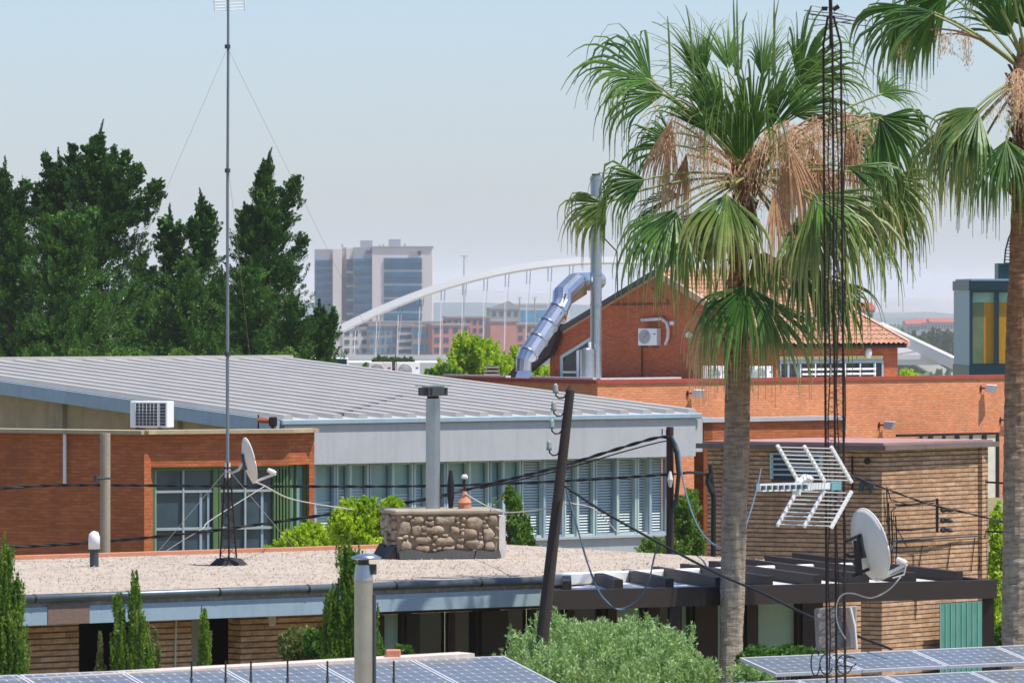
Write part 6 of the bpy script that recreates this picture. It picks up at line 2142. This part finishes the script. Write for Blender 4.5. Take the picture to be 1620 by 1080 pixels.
        for i in range(nst):
            k = rng.uniform(.45, 1.0); s0 = (1 - k) ** 2 * hp + 2 * k * (1 - k) * m + k * k * e
            off = np.array([rng.gauss(0, wz * .6), rng.gauss(0, wz * .6), 0]); hl = hz_ * rng.uniform(.5, 1.0)
            q = [s0 + off * kk ** .7 + np.array([0, 0, -hl * kk ** 1.4]) for kk in np.linspace(0, 1, 6)]
            strands.tube([tuple(x) for x in q], [.005, .0045, .004, .003, .002, .0015], 4, False)
            for _ in range(40):
                kk = rng.uniform(.15, 1); j = min(4, int(kk * 5)); fr_ = kk * 5 - j
                cc = q[j] + (q[j + 1] - q[j]) * fr_
                Cs.append(cc + np.array([rng.gauss(0, .035), rng.gauss(0, .035), rng.gauss(0, .03)])); As.append((rng.gauss(0, .5), rng.gauss(0, .5), -1.0))
        strands.build('strand_fringe', m_strand, st)
        quads('blossom', leaf_faces(np.array(Cs), np.array(As), RNG.uniform(.04, .10, len(Cs)), RNG.uniform(.007, .015, len(Cs))), l_flower, st)
    return t


palm('tall fan palm with full green crown and hanging flower stalks in mid garden',
     [(1156, 1085, 78, 37), (1157, 1000, 78, 37), (1159, 940, 78, 39), (1162, 800, 78, 40), (1166, 690, 78, 41), (1167, 620, 78, 40), (1167, 560, 78, 36), (1166, 480, 78, 32), (1170, 400, 78, 30), (1177, 330, 78, 34), (1182, 270, 78, 36), (1184, 235, 78, 22)],
     (1182, 282, 78),
     [  # hub px,py, depth m, angle, depth dir, length px, spread, droop, kind
         (1030, 128, -.2, 152, -.1, 128, 120, .62, 'g'),
         (1050, 150, .5, 172, .3, 120, 100, .95, 'g'),
         (1112, 132, .5, 104, .2, 99, 64, .35, 'g'),
         (1152, 110, .9, 96, .5, 84, 66, .3, 'g'),
         (1172, 255, -.5, 95, -.4, 160, 70, .8, 'g', (0, -1, .1), 34),
         (1190, 225, -.2, 84, -.15, 147, 56, .5, 'g', (.4, -1, .1), 26),
         (1150, 225, -.1, 104, -.1, 143, 50, .5, 'g', (-.5, -1, .1), 24),
         (1130, 215, -.4, 118, -.3, 126, 64, .6, 'g', (0, -1, .2), 30),
         (1212, 215, -.2, 66, -.1, 147, 70, .42, 'g', (-.3, -1, .2), 34),
         (1140, 190, .3, 108, .2, 126, 66, .4, 'g'),
         (1205, 120, .7, 82, .3, 88, 66, .3, 'g'),
         (1262, 135, .1, 52, .0, 125, 95, .55, 'g'),
         (1250, 180, .6, 35, .3, 130, 100, .7, 'g'),
         (1020, 284, -.3, 194, -.2, 104, 90, .95, 'g'),
         (958, 322, -.2, 208, -.2, 86, 120, .95, 'o'),
         (1068, 332, -.6, 240, -.4, 150, 100, .85, 'g'),
         (1082, 352, -.2, 262, -.1, 130, 90, .9, 'o'),
         (1150, 308, -.9, 265, -.7, 130, 130, .75, 'o', (0, -.5, 1)),
         (1130, 330, .6, 250, .3, 130, 110, .9, 'g'),
         (1180, 452, -.45, 262, -.5, 138, 128, .8, 'g', (0, -.8, .5), 42),
         (1210, 476, -.2, 305, -.3, 130, 100, .85, 'o'),
         (1150, 470, .2, 250, .1, 110, 90, .9, 'd'),
         (1128, 480, .0, 262, -.2, 120, 60, .95, 'd'),
         (1288, 308, -.7, 310, -.5, 170, 120, .8, 'o', (0, -.8, .7), 42),
         (1270, 330, -.4, 285, -.3, 150, 90, .9, 'o'),
         (1330, 330, .2, 318, .1, 150, 100, .85, 'g'),
         (1268, 425, -.3, 292, -.3, 120, 110, .85, 'g'),
         (1300, 440, .3, 305, .2, 120, 90, .9, 'g'),
         (1392, 186, -.3, 318, -.3, 115, 120, .85, 'g'),
         (1378, 178, .3, 300, .1, 160, 100, .9, 'g'),
         (1405, 282, -.3, 318, -.3, 110, 120, .85, 'o'),
         (1400, 300, .3, 296, .1, 120, 100, .9, 'g'),
         (1392, 150, .6, 25, .4, 64, 120, .5, 'g'),
         (1330, 215, .9, 10, .5, 120, 110, .9, 'g'),
         (1070, 230, .9, 165, .5, 110, 90, .95, 'g'),
         (1062, 190, .1, 255, .0, 130, 46, 1.0, 'd'), (1086, 245, .2, 262, .0, 105, 40, 1.0, 'd'), (1245, 225, -.5, 282, -.2, 150, 52, 1.0, 'd'),
         (1282, 225, .1, 284, .0, 150, 48, 1.0, 'd'), (1345, 205, .1, 275, .0, 120, 46, 1.0, 'd'), (1225, 300, -.5, 275, -.2, 110, 44, 1.0, 'd'),
         
     ],
     [(1068, 168, -.2, 130, 40, 600), (1050, 150, .1, 90, 30, 260), (1250, 190, -.5, 150, 70, 1300), (1300, 196, -.3, 130, 60, 900), (1350, 180, .1, 150, 60, 800), (1390, 190, .0, 110, 40, 500),
      (1100, 235, -.4, 90, 40, 500), (1230, 215, .4, 130, 60, 700), (1040, 215, .2, 110, 30, 400), (1285, 230, .5, 150, 50, 700), ],
     [(3, 90, 170, -60, 20, 80, 110, 'g'), (2, 90, 160, 165, 230, 80, 110, 'g'), (3, 50, 120, 230, 310, 90, 120, 'o')],
     21, 78, ((1167, 560, 17), (1182, 250, 18)))

palm('tall thick trunked fan palm half cut by the frame edge',
     [(1612, 1085, 74, 58), (1613, 1000, 74, 57), (1616, 800, 74, 58), (1617, 600, 74, 56), (1619, 450, 74, 48), (1621, 330, 74, 44), (1624, 240, 74, 44), (1626, 120, 74, 46), (1628, 60, 74, 30)],
     (1627, 120, 74),
     [
         (1478, 20, -.2, 215, -.3, 110, 130, .85, 'g'),
         (1440, 10, .2, 225, .0, 120, 110, .9, 'g'),
         (1500, -10, .3, 200, .2, 120, 120, .8, 'g'),
         (1545, 170, -.4, 235, -.4, 100, 120, .9, 'o'),
         (1530, 195, .1, 250, .0, 130, 100, .92, 'o'),
         (1592, 222, -.5, 262, -.5, 120, 110, .9, 'g'),
         (1560, 215, .4, 245, .2, 120, 100, .92, 'g'),
         (1600, -20, -.5, 110, -.3, 150, 110, .5, 'g'),
         (1570, -10, .3, 130, .2, 140, 110, .6, 'g'),
         (1680, 120, -.3, 320, -.2, 130, 110, .8, 'g'),
         (1660, 210, -.4, 290, -.4, 130, 110, .9, 'o'),
         (1700, 20, .2, 20, .2, 130, 110, .6, 'g'),
     ],
     [(1598, 120, -.4, 90, 30, 500), (1610, 140, -.4, 110, 30, 500), (1420, 60, -.2, 60, 16, 120), (1460, 62, .0, 50, 14, 80), (1640, 150, -.3, 110, 40, 400)],
     [(4, 60, 130, 20, 150, 90, 120, 'g'), (3, 80, 150, 170, 240, 90, 120, 'g')],
     33, 74, ((1619, 340, 23), (1627, 110, 24)))
